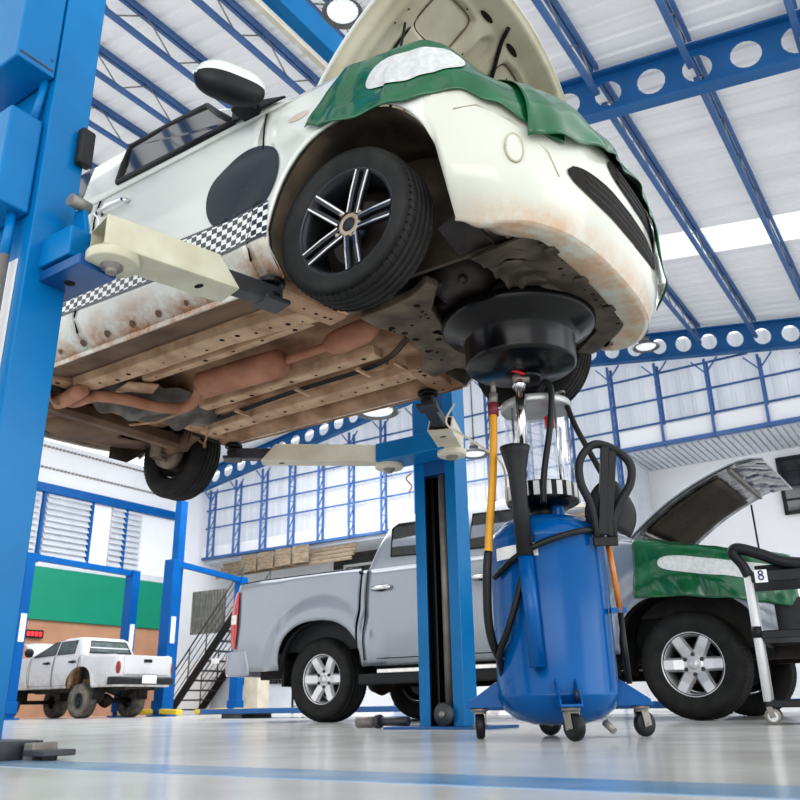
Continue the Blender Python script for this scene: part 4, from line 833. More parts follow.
    for y, dx_ in ((-hw + .01, .23), (-hw - .0, .05), (-hw + .07, -.05), (-hw * .5, -.09), (hw * .5, -.09), (hw - .07, -.05), (hw, .05), (hw - .01, .23)):
        rings.append([Vector((xr + dx_, y, z)) + Vector((o, 0, 0)) for z, o in ((bz0, .02), (bz0 + .03, 0), (bz1 - .03, 0), (bz1, .03))] + [Vector((xr + dx_ + .07, y * .96, bz1)), Vector((xr + dx_ + .07, y * .96, bz0))])
    quad_faces(bm, rings); bp = obj('rear_bumper', bm, q['bumper_m'], T, bevel=.006)
    bm = NB(); box(bm, xr - .11, xr - .094, -.17, .17, bz0 + .02, bz1 + .03); obj('number_plate', bm, white_lbl, bp)
    # chassis, axles
    bm = NB()
    for s in (-1, 1): box(bm, xr + .1, xf - .25, s * hw * .5 - .04, s * hw * .5 + .04, sz - .06, sz + .08)
    for x in lin(xr + .2, xf - .3, 6): box(bm, x - .04, x + .04, -hw * .5, hw * .5, sz - .04, sz + .04)
    obj('chassis', bm, engine_m, T)
    bm = NB(); box(bm, xc - .0, wb - ah, -hw * .86, hw * .86, sz + .005, sz + .04); box(bm, wb + ah * .2, xf - .2, -hw * .7, hw * .7, sz + .02, sz + .35); obj('underbody', bm, engine_m, T)
    bm = NB(); cyl(bm, (0, -hw + .2, R), (0, hw - .2, R), .05, 12); lathe(bm, [(.001, -.13), (.10, -.11), (.14, 0), (.10, .11), (.001, .13)], Matrix.Translation((0, .05, R)) @ Matrix.Rotation(PI / 2, 4, 'Y'), 18); obj('rear_axle', bm, engine_m, T)
    bm = NB(); cyl(bm, (wb, -hw + .2, R), (wb, hw - .2, R), .04, 12); obj('front_axle', bm, engine_m, T)
    for s in (-1, 1):
        bm = NB(); tube(bm, [(-.55, s * hw * .5, sz - .02), (0, s * hw * .5, R + .06), (.55, s * hw * .5, sz - .03)], .03, 8); obj('leaf_spring', bm, engine_m, T)
        if q['step']:
            z0, z1 = q['step']; bm = NB(); box(bm, xc + .04, wb - ah - .02, s * (hw + .02) - .055, s * (hw + .02) + .055, z0, z1 - .035); sp = obj('side_step', bm, charcoal, T, bevel=.012)
            bm = NB(); box(bm, xc + .24, wb - ah - .1, s * (hw + .02) - .06, s * (hw + .02) + .06, z1 - .034, z1); obj('step_tread', bm, silver, sp, bevel=.006)
        for c in (0, wb): wheel_part(T, c, s * (hw - .02 - q['tw'] / 2), R, R, q['tw'], q['rr'], q['style'], s, tire_m=q['tire'], rim_m=q.get('rim_m'))
        bm = NB(); rings = []
        for t in lin(0, 1, 7):
            k = max(.3, (1 - abs(2 * t - 1) ** 3) ** .5); rings.append([Vector((x3 - .02 + .05 * k * math.cos(a), s * (hw - .05 + .2 * t), cz + .10 + .09 * k * math.sin(a))) for a in lin(0, 2 * PI, 15)[:-1]])
        quad_faces(bm, rings); obj('door_mirror', bm, q.get('mirror_m', pm), T)
    # front end: grille, head lamps
    bm = NB(); grid(bm, lin(-hw * .55, hw * .55, 12), lin(sz + .25, q['nose_z'] - .12, 6), lambda e, z: sh.pt(e, z, .006)); obj('grille', bm, black_plastic, T)
    for s in (-1, 1):
        bm = NB(); grid(bm, lin(hw * .62, hw * 1.05, 8), lin(q['nose_z'] - .26, q['nose_z'] - .06, 5), lambda e, z: sh.pt(e * s, z, .008)); obj('head_lamp', bm, lens_clear, T)
    return T, sh
GP = dict(paint=silver_paint, hw=.92, wb=3.275, R=.362, rear=-1.20, front=4.24, cab=.45, bed_z=1.30, belt=1.28, nose_z=1.02, sill=.45, arch_hw=.485, arch_top=.865, flare=.055, fend=2.5,
          doors=(.52, 1.50, 2.52), handle_z=1.10, handle_m=chrome, liner=black_plastic, lamp=(.67, 1.22), lamp_w=.20, lamp_in=.075, lamp_clear=(.90, .99), rail_dark=True, bumper=(.42, .645), bumper_m=silver_paint,
          levels=[(1.24, .43, 2.98, .86), (1.30, .44, 2.90, .855), (1.50, .51, 2.55, .80), (1.70, .61, 2.10, .72), (1.775, .72, 1.92, .65), (1.79, .9, 1.75, .5)],
          windows=[('rear_side_window', [(.74, 1.385), (1.46, 1.36), (1.46, 1.67), (.76, 1.685), (.70, 1.65)]), ('front_side_window', [(1.54, 1.36), (2.55, 1.345), (2.12, 1.65), (1.54, 1.67)])],
          glass=dark_glass, step=(.30, .42), tw=.25, rr=.212, style='six', tire=rubber)
GT, gsh = pickup('pickup_truck', 'grey double-cab pickup truck with open hood, parked behind the blue drainer', W(-4.925, 6.90, 0), -TH, GP)
WP = dict(paint=wtruck_paint, hw=.72, wb=2.55, R=.325, rear=-1.12, front=3.25, cab=.02, bed_z=1.15, belt=1.19, nose_z=1.12, sill=.56, arch_hw=.40, arch_top=.96, flare=.045, fend=1.9,
          doors=(.10, .92, 1.72), handle_z=1.06, handle_m=black_plastic, liner=tan, lamp=(.80, 1.02), lamp_w=.075, lamp_m=mat('dark_tail_lamp', (.28, .02, .02), (.1, .01, .01), rough=.3), rim_m=steel_dark, mirror_m=charcoal, rail_dark=False, bumper=(.60, .74), bumper_m=charcoal,
          levels=[(1.15, .02, 2.0, .68), (1.19, .03, 1.92, .675), (1.34, .08, 1.5, .63), (1.50, .16, .98, .57), (1.545, .24, .86, .52), (1.56, .36, .72, .42)],
          windows=[('rear_side_window', [(.30, 1.23), (.86, 1.22), (.86, 1.47), (.34, 1.48)]), ('front_side_window', [(.93, 1.22), (1.64, 1.20), (1.06, 1.47), (.93, 1.475)])],
          glass=mat('grey_green_glass', (.09, .12, .12), (.05, .07, .07), rough=.3, spec=.3), step=None, tw=.24, rr=.15, style='steel', tire=dusty_rubber, flap=.22)
WT, wsh = pickup('pickup_truck', 'dusty white double-cab pickup truck with big mud tyres at the back left', W(-14.779, 11.27, 0), PI - TH, WP)
bm = NB(); grid(bm, lin(0, 1, 10), lin(-1, 1, 10), lambda u, v: Vector((1.86 + .52 * u, (.58 - .06 * u) * v, 1.16 + .50 * u - .05 * v * v - .10 * max(0, u - .7) / .3 + .03 * math.sin(PI * u)))); obj('hood', bm, wtruck_paint, WT, solid=.012)
# ---- grey truck: raised hood, engine bay, cover
HA = math.radians(32)
def gh(u, v, off=0.0):
    w = .70 - .12 * u; x = 1.22 * u; h = -.04 * v * v + off + .30 * u - .36 * u * u - .05 * max(0, (u - .85) / .15) ** 2
    return Vector((2.80 + x * math.cos(HA) - h * math.sin(HA), w * v, 1.255 + x * math.sin(HA) + h * math.cos(HA)))
bm = NB(); grid(bm, lin(0, 1, 18), lin(-1, 1, 16), lambda u, v: gh(u, v, .03)); gd = obj('hood', bm, silver_paint, GT, solid=.01)
bm = NB(); grid(bm, lin(.02, .99, 40), lin(-.985, .985, 44), lambda u, v: gh(u, v, .0 if max(abs(v) - .06, 0) < .74 and .12 < u < .80 else (.008 + .018 * (math.sin(u * 31 + 2.1 * math.sin(v * 7)) + math.sin(v * 13 + 3 * math.sin(u * 17)) > .5) * (u > .8)))); hi = obj('hood_frame', bm, [mech_grey], gd)
bm = NB(); grid(bm, lin(.17, .72, 12), lin(-.80, .80, 14), lambda u, v: gh(u, v, -.022 + .012 * (abs(v) / .8) ** 6)); hl = obj('hood_liner', bm, liner_hood, gd, solid=.006)
for u, v in ((.25, -.7), (.35, -.7), (.45, -.7), (.55, -.7), (.25, .7), (.4, .7), (.6, .7), (.35, 0), (.5, .1), (.6, -.3)):
    bm = NB(); p = gh(u, v, -.03); disc(bm, p, (math.sin(HA), 0, -math.cos(HA)), .013, 10); obj('liner_clip', bm, hole_m, hl)
bm = NB(); bar(bm, gh(.15, -.88, -.01), gh(.15, .88, -.01), .035, .02); obj('hood_brace', bm, steel_grey, gd)
bm = NB(); bar(bm, gh(.80, -.9, -.005), gh(.80, .9, -.005), .03, .03); obj('hood_brace', bm, steel_grey, gd)
bm = NB(); tube(bm, [(3.55, .62, 1.0), tuple(gh(.72, .9, -.02))], .008, 8); obj('prop_rod', bm, black_plastic, GT)
bm = NB(); box(bm, 2.75, 3.9, -.62, .62, .70, .93)
for k in range(9): a = random.uniform(2.9, 3.7); b_ = random.uniform(-.5, .4); box(bm, a, a + random.uniform(.1, .3), b_, b_ + random.uniform(.1, .3), .92, random.uniform(.95, 1.03))
obj('engine', bm, engine_m, GT, bevel=.02)
bm = NB(); prism_y(bm, [(2.48, 1.22), (2.80, 1.20), (2.76, 1.255), (2.52, 1.27)], -.80, .80); obj('cowl', bm, black_plastic, GT, bevel=.01)
bm = NB(); e_ = gsh.dx(3.86); gsh.panel(bm, -e_, e_, lambda x: .50, lambda x: .76 + .05 * smooth3((x - 3.86) / .3), 8, .08, off=.006); obj('front_bumper', bm, charcoal, GT, solid=.01)
gA, gB = gsh.dx(2.96), gsh.dx(4.0)
def gcov(u, v):
    e = gA + (gB - gA) * u; x = gsh.at(e)[0].x
    zt = 1.28 - .26 * smooth3((x - 2.5) / 1.65) + .012; zb_ = pw([(2.9, .835), (3.0, .815), (3.27, .81), (3.55, .775), (3.8, .73), (3.95, .70), (4.0, .76)], x)
    if v < .7: p = gsh.pt(e, zb_ + (zt - zb_) * v / .7, .016 + wr(u * 1.3, v, .9) * (1.3 - v))
    else:
        k = (v - .7) / .3; p = gsh.pt(e, zt, .016); n = gsh.at(e)[1]; p = p + Vector((-n.x * .26 * k, n.y * .26 * k, .045 * math.sin(k * PI * .6) + wr(u, v, .7)))
    return p
gc = cloth('fender_cover', 'green vinyl cover with white oval patch on the grey pickup fender', gcov, lin(0, 1, 70), lin(0, 1, 36), (.17, .93, .32, .56, .006), None)
gc.location = GT.location

# ================================================================== tool cart at the right edge
TC = thing('tool_cart', 'black tool cart with white tube legs and number 8 tag at the right edge', 'cart', (1.99, 4.62, 0), -.42)
def TCP(px, z): return px
bm = NB(); tube(bm, [(-.07, 0, .80), (-.07, 0, .115)], .023, 16); lg = obj('leg', bm, cart_white, TC)
bm = NB(); cyl(bm, (-.07, 0, .50), (-.07, 0, .44), .027, 16); obj('leg_collar', bm, tray_black, lg)
bm = NB(); tube(bm, [(.74, 0, .80), (.74, 0, .115)], .023, 16); obj('leg', bm, cart_white, TC)
for x in (-.07, .74):
    bm = NB(); tube(bm, [(x, .42, .80), (x, .42, .115)], .023, 16); obj('leg', bm, cart_white, TC)
for i, (z0, z1, x0) in enumerate(((.735, .795, -.055), (.435, .475, -.05), (.085, .12, -.085))):
    bm = NB(); box(bm, x0, .80, -.02, .44, z0, z1); box(bm, x0 + .02, .78, .0, .42, z1 - .004, z1 + .004); obj('shelf', bm, tray_black, TC, bevel=.006)
bm = NB(); tube(bm, crom([(-.065, 0, .77), (-.09, 0, .84), (-.125, 0, .895), (-.12, 0, .925), (-.08, -.0, .925), (.02, 0, .885), (.13, 0, .835), (.30, 0, .81)], 6), [.028] * 12 + [.032] * 31, 12); obj('handle', bm, tray_black, TC)
bm = NB(); box(bm, -.03, .75, .02, .40, .80, .83); obj('tool_mat', bm, rubber, TC, bevel=.006)
for x, y in ((-.07, 0), (.74, 0), (-.07, .42), (.74, .42)):
    bm = NB(); cyl(bm, (x, y, .085), (x, y, .105), .014, 10); 
    for s in (-1, 1): bar(bm, (x, y + s * .018, .09), (x + .012, y + s * .018, .035), .004, .03, upv=(1, 0, 0))
    cs_ = obj('caster', bm, steel_grey, TC)
    bm = NB(); tube(bm, [(x + .012, y + q, .042) for q in (-.013, -.011, .011, .013)], [.03, .042, .042, .03], 24); tube(bm, [(x + .012, y - .0145, .042), (x + .012, y + .0145, .042)], .026, 18, mi=1); obj('caster_wheel', bm, [steel_grey, cart_white], cs_)
bm = NB(); box(bm, -.035, .03, -.030, -.027, .73, .80); tgp = obj('number_tag', bm, white_lbl, TC)
bm = NB()
for cz_, rx_, rz_ in ((.783, .0105, .0105), (.758, .0125, .0125)):
    tube(bm, [(-.0025 + rx_ * math.cos(a), -.0312, cz_ + rz_ * math.sin(a)) for a in lin(0, 2 * PI, 21)], .0036, 6)
obj('number', bm, navy, tgp)

# ================================================================== the workshop
RZ, RA, SL = 8.85, -9.9, .155
def zc(a): return RZ - SL * abs(a - RA)               # height of the girder's hole line
A0, A1, B1, BW = -20.5, 1.6, 8.9, 18.5
bm = NB(); box(bm, -24, 14, -8, 24, -.05, 0); struct('floor', bm, floor_m)
bm = NB(); box(bm, -14, 9, 1.285, 1.475, 0, .0015); o = struct('trim_1', bm, line_m)
# roof sheets with their ribs along the slope; a clear strip lets daylight in
def roof(name, a0, a1, b0, b1, m):
    bm = NB(); pr = []; b = b0; p = .30
    while b < b1 - 1e-6:
        for o, h in ((0, 0), (.19, 0), (.215, .035), (.275, .035)):
            if b + o <= b1: pr.append((b + o, h))
        b += p
    pr.append((b1, 0))
    rows = [[bm.verts.new((a, q, zc(a) + .42 + h)) for q, h in pr] for a in lin(a0, a1, 3)]
    for r0, r1 in zip(rows, rows[1:]):
        for k in range(len(pr) - 1): bm.faces.new((r0[k], r0[k + 1], r1[k + 1], r1[k]))
    return struct(name, bm, m, recalc=False)
roof('ceiling', RA, A1, -3, 13.75, roof_m); roof('ceiling', RA, A1, 14.75, 18.9, roof_m); roof('ceiling', A0, RA, -3, 4.2, roof_m)
roof('ceiling', A0, RA, 4.6, 18.9, roof_m)
roof('window_1', RA, A1, 13.75, 14.75, sky_m); roof('window_2', A0, RA, 4.2, 4.6, sky_m)
# girders with round holes
def girder(name, b, label):
    bm = NB(); p = .57; n = int((A1 - A0) / p); hh = .31; r = .195
    for i in range(n):
        c = A0 + p * (i + .5); sg = 16; inner = []; outer = []
        for k in range(sg):
            t = 2 * PI * k / sg; cx_, sx_ = math.cos(t), math.sin(t); m_ = max(abs(cx_), abs(sx_))
            f = lambda u, v: Vector((c + u, b, zc(c + u) + v))
            inner.append(bm.verts.new(f(r * cx_ * .92, r * sx_))); outer.append(bm.verts.new(f(p / 2 * cx_ / m_, hh * sx_ / m_)))
        for k in range(sg): j = (k + 1) % sg; bm.faces.new((outer[k], outer[j], inner[j], inner[k]))
    for s in (-1, 1):
        for q0, q1 in ((A0, RA), (RA, A1)): bar(bm, (q0, b, zc(q0) + s * (hh + .008)), (q1, b, zc(q1) + s * (hh + .008)), .2, .03)
    bmesh.ops.remove_doubles(bm, verts=bm.verts[:], dist=1e-5)
    return gthing(name, bm, beam_blue, label, 'roof girder')
girder('roof_girder', B1, 'blue steel roof girder with round holes, passing overhead behind the raised white car')
girder('roof_girder', BW - .15, 'blue steel roof girder with round holes, along the top of the far wall')
# open-web joists between girders
def joist(b0, b1):
    bm = NB(); zt_, zb_ = .36, -.05
    for s in (-.035, .035): bar(bm, (s, b0, zt_), (s, b1, zt_), .05, .07); 
    bar(bm, (0, b0, zb_), (0, b1, zb_), .075, .055); n = int((b1 - b0) / .95); st = (b1 - b0) / n
    for i in range(n):
        tube(bm, [(0, b0 + st * i, zb_), (0, b0 + st * (i + .5), zt_)], .011, 5, mi=1); tube(bm, [(0, b0 + st * (i + .5), zt_), (0, b0 + st * (i + 1), zb_)], .011, 5, mi=1)
    return bm
jp = {}
order = {0: 'first', 1: 'second', 2: 'third', 3: 'fourth', 4: 'fifth', 5: 'sixth', 6: 'seventh', 7: 'eighth', 8: 'ninth', 9: 'tenth', 10: 'eleventh', 11: 'twelfth', 12: 'thirteenth', 13: 'fourteenth', 14: 'fifteenth'}
for key, b0, b1, where, i0, i1 in (('f', 9.02, BW - .28, 'beyond the overhead girder', 0, 9), ('n', .6, 8.78, 'on the near side of the overhead girder', 0, 15)):
    for i in range(i0, i1):
        a = -.25 - 1.2 * i
        if key not in jp: o = jp[key] = obj('roof_joist', joist(b0, b1), [joist_blue, steel_grey])
        else: o = jp[key].copy(); COL.objects.link(o)
        o.rotation_euler = (0, 0, -TH); o.location = W(a, 0, zc(a)); tag(o, f'blue open-web roof joist {where}, {order[i]} from the right', 'roof joist', 'roof joists ' + where)
# far wall: translucent sheets, truss posts, girts, fascia
def vsheet(name, a0, a1, b, z0, zf, m, p=.30, st='structure'):
    bm = NB(); pr = []; a = a0
    while a < a1 - 1e-6:
        for o, h in ((0, 0), (.19, 0), (.215, .03), (.275, .03)):
            if a + o <= a1: pr.append((a + o, h))
        a += p
    pr.append((a1, 0)); v0 = [bm.verts.new((x, b - h, z0)) for x, h in pr]; v1 = [bm.verts.new((x, b - h, zf(x))) for x, h in pr]
    for k in range(len(pr) - 1): bm.faces.new((v0[k], v0[k + 1], v1[k + 1], v1[k]))
    return struct(name, bm, m, recalc=False)
vsheet('wall_back', A0, -6.1, BW + .5, 4.75, lambda x: zc(x) + .4, curtain_m); vsheet('wall_back', -6.1, A1 + 2, BW + .5, 5.75, lambda x: zc(x) + .4, curtain_m)
bm = NB(); box(bm, A0, -8.2, BW + .32, BW + .42, 4.78, 5.12); struct('trim_2', bm, white_trim)
bm = NB(); box(bm, -6.1, A1 + 2, BW + .1, BW + .2, 5.78, 6.2); struct('trim_3', bm, white_trim)
bm = NB(); box(bm, A0, -8.2, BW + .24, BW + .36, 4.70, 4.78); box(bm, -6.1, A1 + 2, BW + .0, BW + .14, 5.70, 5.78); struct('trim_4', bm, wall_blue)
bm = NB()
for z, a0, a1 in ((5.75, A0, -6.1), (6.35, A0, A1), (6.95, A0, A1), (7.6, A0 + 2, -3)): bar(bm, (a0, BW + .36, z), (a1, BW + .36, z), .035, .045)
struct('trim_5', bm, wall_blue)
def wpost(zb_, zt_):
    bm = NB()
    for s in (0, .24): bar(bm, (0, s, zb_), (0, s, zt_), .055, .055, upv=(0, 1, 0))
    n = max(2, int((zt_ - zb_) / .42)); st = (zt_ - zb_) / n
    for i in range(n):
        z = zb_ + st * i; bar(bm, (0, 0, z), (0, .24, z + st), .025, .025); bar(bm, (0, 0, z), (0, .24, z), .022, .022)
    bar(bm, (-.3, .02, zt_ + .0), (0, .02, zt_ - .35), .03, .03); bar(bm, (.3, .02, zt_), (0, .02, zt_ - .35), .03, .03)
    return bm
al = [-20.0 + 1.15 * i for i in range(17)]
for i, a in enumerate(al):
    z0 = 4.70 if a < -6.2 else 5.70; o = gthing('wall_post', wpost(z0, zc(a) - .36), wall_blue, f'blue lattice post of the far wall, {order.get(i, str(i + 1) + "th")} from the corner on the left', 'wall post', 'lattice posts of the far wall')
    o.location = W(a, BW + .02, 0)
# lower back wall, offices, recess with its soffit
bm = NB(); box(bm, A0, -6.1, 20.4, 20.5, 0, 4.9); struct('wall_back', bm, white_wall)
bm = NB(); box(bm, A0, -6.1, BW + .4, 20.4, 4.6, 4.72); struct('trim_6', bm, sheet_m)
bm = NB(); box(bm, -6.1, A1 + 6, 20.5, 20.6, 0, 5.9); struct('wall_recess', bm, white_wall)
vs = vsheet('wall_side', 0, 2.2, 0, 0, lambda x: 5.75, sheet_m, .16); vs.location = W(-6.1, BW + .2, 0); vs.rotation_euler = (0, 0, -TH + PI / 2)
bm = NB(); p = 0
for k in range(64):
    a = -6.1 + .15 * k; box(bm, a, a + .105, BW + .2, 20.5, 5.66, 5.70)
box(bm, -6.1, A1 + 6, BW + .2, 20.5, 5.70, 5.74); struct('trim_7', bm, sheet_m)
bm = NB(); box(bm, -6.1, A1 + 6, 20.44, 20.5, 2.9, 2.95); struct('trim_8', bm, sheet_m)
bm = NB(); box(bm, -16.2, -6.2, 20.30, 20.36, 3.0, 4.6); struct('dim_strip', bm, dim_room)  # dark strip: the dimness under the far wall put in as colour
def window(n, a0, a1, b, z0, z1, m, cols=1, rows=3):
    bm = NB()
    for q in ((a0, a0 + .08, z0, z1), (a1 - .08, a1, z0, z1), (a0, a1, z0, z0 + .08), (a0, a1, z1 - .08, z1)): box(bm, q[0], q[1], b - .06, b + .02, q[2], q[3])
    for i in range(1, rows): z = z0 + (z1 - z0) * i / rows; box(bm, a0, a1, b - .05, b + .01, z - .02, z + .02)
    w = struct(f'window_{n}', bm, m); bm = NB(); box(bm, a0 + .04, a1 - .04, b - .02, b - .01, z0 + .04, z1 - .04); g = obj('pane', bm, dark_glass, w); return w
window(3, -3.05, -2.35, 20.44, 4.1, 5.45, tray_black, 1, 4)
window(4, -15.8, -13.6, 20.34, 2.9, 4.25, light_bar, 2, 4)
window(5, -12.6, -9.4, 20.34, 2.9, 4.5, tray_black, 3, 2)
bm = NB(); box(bm, -13.5, -13.1, 19.6, 20.0, 0, 4.6); struct('wall_pier', bm, bg_blue)
bm = NB()
for k in range(4): bar(bm, (-19.6, 18.6 + .1 * k, 4.05 + .14 * k), (-14.2, 18.6 + .1 * k, 4.1 + .14 * k), .06, .1)
gthing('plank_stack', bm, wood, 'weathered timber laid under the left end of the far wall', 'planks')
for i, a in enumerate((-18.4, -17.7, -17.0, -16.3)):
    bm = NB(); box(bm, a, a + .62, 18.45, 18.5, 4.05 + .02 * i, 4.58 + .02 * i); gthing('timber_board', bm, wood, f'upright weathered board on the timber under the far wall, {order[i]} from the left', 'board', 'upright boards', bevel=.01)
for i in range(7):
    bm = NB(); bar(bm, (-11.8 + .5 * i, 18.9, 4.0), (-10.2 + .5 * i, 19.5, 4.35), .16, .05); gthing('roof_batten', bm, wood, f'slanting timber batten behind the grey pickup cab, {order[i]} from the left', 'batten', 'slanting battens')
LR = thing('lath_rack', 'rack of stacked laths behind the drainer handle, below the far wall', 'rack', W(-7.7, 18.2, 0))
for i in range(7):
    bm = NB(); bar(bm, (.05 * i, 0, 3.2 + .22 * i), (1.25, -.1, 3.08 + .22 * i), .12, .07); obj('lath', bm, wood if i % 2 else cream_b, LR, bevel=.005)
for x in (.1, 1.15): bm = NB(); bar(bm, (x, .12, 0), (x, .12, 4.6), .06, .06, upv=(0, 1, 0)); obj('post', bm, wall_blue, LR)
# left wall with louvres, orange base, green board
bm = NB(); box(bm, A0 - .2, A0, -2, 20.5, 0, 7.3); struct('wall_left', bm, white_wall)
bm = NB()
for b0, b1 in ((11.2, 12.75), (12.95, 14.35), (15.1, 16.2)):
    for k in range(11):
        z = 4.10 + .165 * k; prism(bm, [(0, z), (.10, z - .03), (.10, z), (0, z + .12)], lambda u, v: Vector((A0 + u, b0, v)), lambda u, v: Vector((A0 + u, b1, v)))
struct('trim_9', bm, sheet_m)
bm = NB(); box(bm, A0, A0 + .14, 9, 17.5, 5.82, 6.06)
for b in (12.85, 14.4, 15.6): box(bm, A0, A0 + .10, b - .04, b + .04, 3.9, 5.9)
struct('trim_10', bm, bg_blue)
bm = NB(); box(bm, A0, A0 + .06, 9, 17.3, 3.80, 3.98); struct('trim_11', bm, sheet_m)
for z in (6.5, 7.1):
    bm = NB(); n = 70
    for k in range(n): bb = 9 + 8.5 * k / n; box(bm, A0, A0 + .05, bb, bb + .07, z, z + .05)
    struct('trim_12', bm, steel_grey)
bm = NB(); box(bm, A0, A0 + .05, 9, 17.4, .0, 2.45); struct('wall_left_base', bm, orange_wall)
bm = NB(); box(bm, A0 + .05, A0 + .13, 12.75, 17.6, 2.42, 3.78); gthing('green_board', bm, green_sign, 'large plain green board on the back left wall above the white pickup', 'board', bevel=.01)
bm = NB(); box(bm, A0 + .05, A0 + .15, 12.35, 12.68, 3.0, 3.75); gthing('red_panel', bm, red_p, 'small upright red panel beside the green board', 'panel', bevel=.02)
rs = thing('led_sign', 'small red lit sign on the orange wall under the green board', 'sign', W(A0 + .06, 13.05, 2.05))
bm = NB(); box(bm, 0, .08, -.26, .26, -.10, .10); obj('case', bm, tray_black, rs, bevel=.01)
bm = NB()
for k in range(4): box(bm, .08, .085, -.22 + .115 * k, -.14 + .115 * k, -.055, .055)
obj('lit_digits', bm, mat('red_led', (.8, .02, .03), emit=((1, .05, .05), 1.2)), rs)
# far lifts
def far_lift(loc, h, w, label, arms, rail_to=None):
    t = thing('lift_post', label, 'car lift', loc)
    bm = NB(); prism_z(bm, [(-w / 2, -w * .4), (w / 2, -w * .4), (w / 2, w * .4), (w * .15, w * .4), (w * .15, 0), (-w * .15, 0), (-w * .15, w * .4), (-w / 2, w * .4)], .02, h); obj('column', bm, bg_blue, t, bevel=.006)
    bm = NB(); box(bm, -w * .8, w * .8, -w * .7, w * .7, 0, .03); box(bm, -w * .6, w * .6, -w * .5, w * .5, .1, .32); obj('carriage', bm, bg_blue, t, bevel=.008)
    bm = NB(); box(bm, w / 2, w / 2 + .012, -.06, .06, h * .45, h * .62); obj('notice', bm, white_lbl, t)
    if arms:
        bm = NB()
        for s in (-1, 1): bar(bm, (s * .12, -.1, .10), (s * .95, -.35, .08), .14, .10)
        obj('arm', bm, yellow_p, t, bevel=.02)
    if rail_to is not None:
        bm = NB(); bar(bm, (0, 0, h - .06), (rail_to[0], rail_to[1], rail_to[2] - .06), .10, .12); obj('cross_rail', bm, bg_blue, t)
    return t
def gl(v): return Vector((v.dot(UX), v.dot(DX), v.z))
c1, c2 = Vector((-5.18, 18.6, 0)), Vector((-4.05, 20.8, 0)); b1_, b2_ = Vector((-7.52, 16.5, 0)), Vector((-6.24, 19.15, 0))
r_ = gl(c2 - c1); r_.z = 3.2; far_lift(c1, 3.30, .30, 'tall blue lift post beside the tailgate of the white pickup', True, r_)
bm = NB(); box(bm, -.10, .10, -.1, .1, 0, 4.75); o = obj('duct_post', bm, bg_blue, None, bevel=.005); o.location = c1 + Vector((-.02, .42, 0)); o.rotation_euler = (0, 0, -TH); tag(o, 'slim blue building post rising above the lift post by the stairs', 'post')
far_lift(c2, 3.2, .26, 'slim blue lift post with yellow arms behind the grey pickup tail', True)
r_ = gl(b2_ - b1_); r_.z = 3.15; far_lift(b1_, 3.13, .24, 'blue lift post at the left behind the white pickup hood', False, r_); far_lift(b2_, 3.15, .26, 'blue lift post in front of the green board, above the white pickup bed', False)
# stairs
ST = thing('metal_staircase', 'dark steel staircase with railings between the two pickups', 'stairs', W(-18.9, 16.5, 0))
def spt(t, y, h=0): return Vector((2.55 * t, y, 2.75 * t + h))
for y in (0, 1.1):
    bm = NB(); bar(bm, spt(0, y, .05), spt(1, y, .05), .05, .22); obj('stringer', bm, tray_black, ST)
    bm = NB()
    for h in (.35, .6, .85, 1.05): tube(bm, [spt(0, y, h), spt(1, y, h)], .022 if h > 1 else .012, 6)
    for t in lin(0, 1, 5): tube(bm, [spt(t, y, 0), spt(t, y, 1.05)], .02, 6)
    obj('railing', bm, steel_dark, ST)
for k in range(11):
    bm = NB(); p = spt((k + .5) / 11, 0); box(bm, p.x - .12, p.x + .12, .02, 1.08, p.z - .02, p.z + .02); obj('tread', bm, steel_dark, ST)
bm = NB(); box(bm, .2, 3.6, 1.3, 1.35, .0, 1.0); sb = obj('side_panel', bm, sheet_m, ST)
bm = NB()
for k in range(22): box(bm, 1.2 + .11 * k, 1.26 + .11 * k, 1.25, 1.30, .75, 1.6)
obj('guard_bars', bm, tray_black, ST)
bm = NB(); box(bm, 1.55, 1.85, -.03, -.02, 1.28, 1.42); obj('stair_notice', bm, white_lbl, ST)
# small things by the far wall
bm = NB(); box(bm, -15.25, -14.75, 15.6, 16.0, 0, 1.05); gthing('cream_cabinet', bm, cream_b, 'cream cabinet on the floor behind the grey pickup rear bumper', 'cabinet', bevel=.02)
for i, (x, m, h) in enumerate(((-15.18, bg_blue, .32), (-15.02, yellow_p, .26), (-14.88, red_p, .2))):
    bm = NB(); lathe(bm, [(.001, 0), (.065, 0), (.07, .02), (.07, h * .7), (.03, h * .85), (.03, h), (.001, h)], None, 14); o = gthing('bottle', bm, m, ('blue', 'yellow', 'red')[i] + ' bottle standing on the cream cabinet behind the pickup bumper', 'bottle'); o.location = W(x, 15.8, 1.05)
SH = thing('steel_shelf', 'dark steel shelf unit seen under the grey pickup bed', 'shelf', W(-13.9, 15.9, 0))
for x in (0, .9):
    for y in (0, .4): bm = NB(); bar(bm, (x, y, 0), (x, y, 1.3), .04, .04, upv=(0, 1, 0)); obj('post', bm, tray_black, SH)
for z in (.15, .5, .85, 1.25): bm = NB(); box(bm, 0, .9, 0, .4, z, z + .03); obj('shelf_board', bm, wood, SH)
gr = thing('wall_grille', 'grey upright slatted panel on the wall above the stairs', 'grille', W(-19.3, 17.4, 2.2)); bm = NB()
for k in range(12): box(bm, .12 * k, .12 * k + .07, 0, .05, 0, 1.25)
obj('slats', bm, steel_grey, gr)
bm = NB(); box(bm, -20.4, -18.0, 17.95, 18.1, 0, 1.5); gthing('awning_box', bm, white_trim, 'white low partition behind the stairs', 'partition')
fan = thing('wall_fan', 'round white fan on the wall beside the staircase railing', 'fan', W(-17.55, 18.4, 2.15), -TH)
bm = NB()
for r in (.10, .18, .26): tube(bm, [(r * math.cos(a), -.1, r * math.sin(a)) for a in lin(0, 2 * PI, 25)], .012, 5)
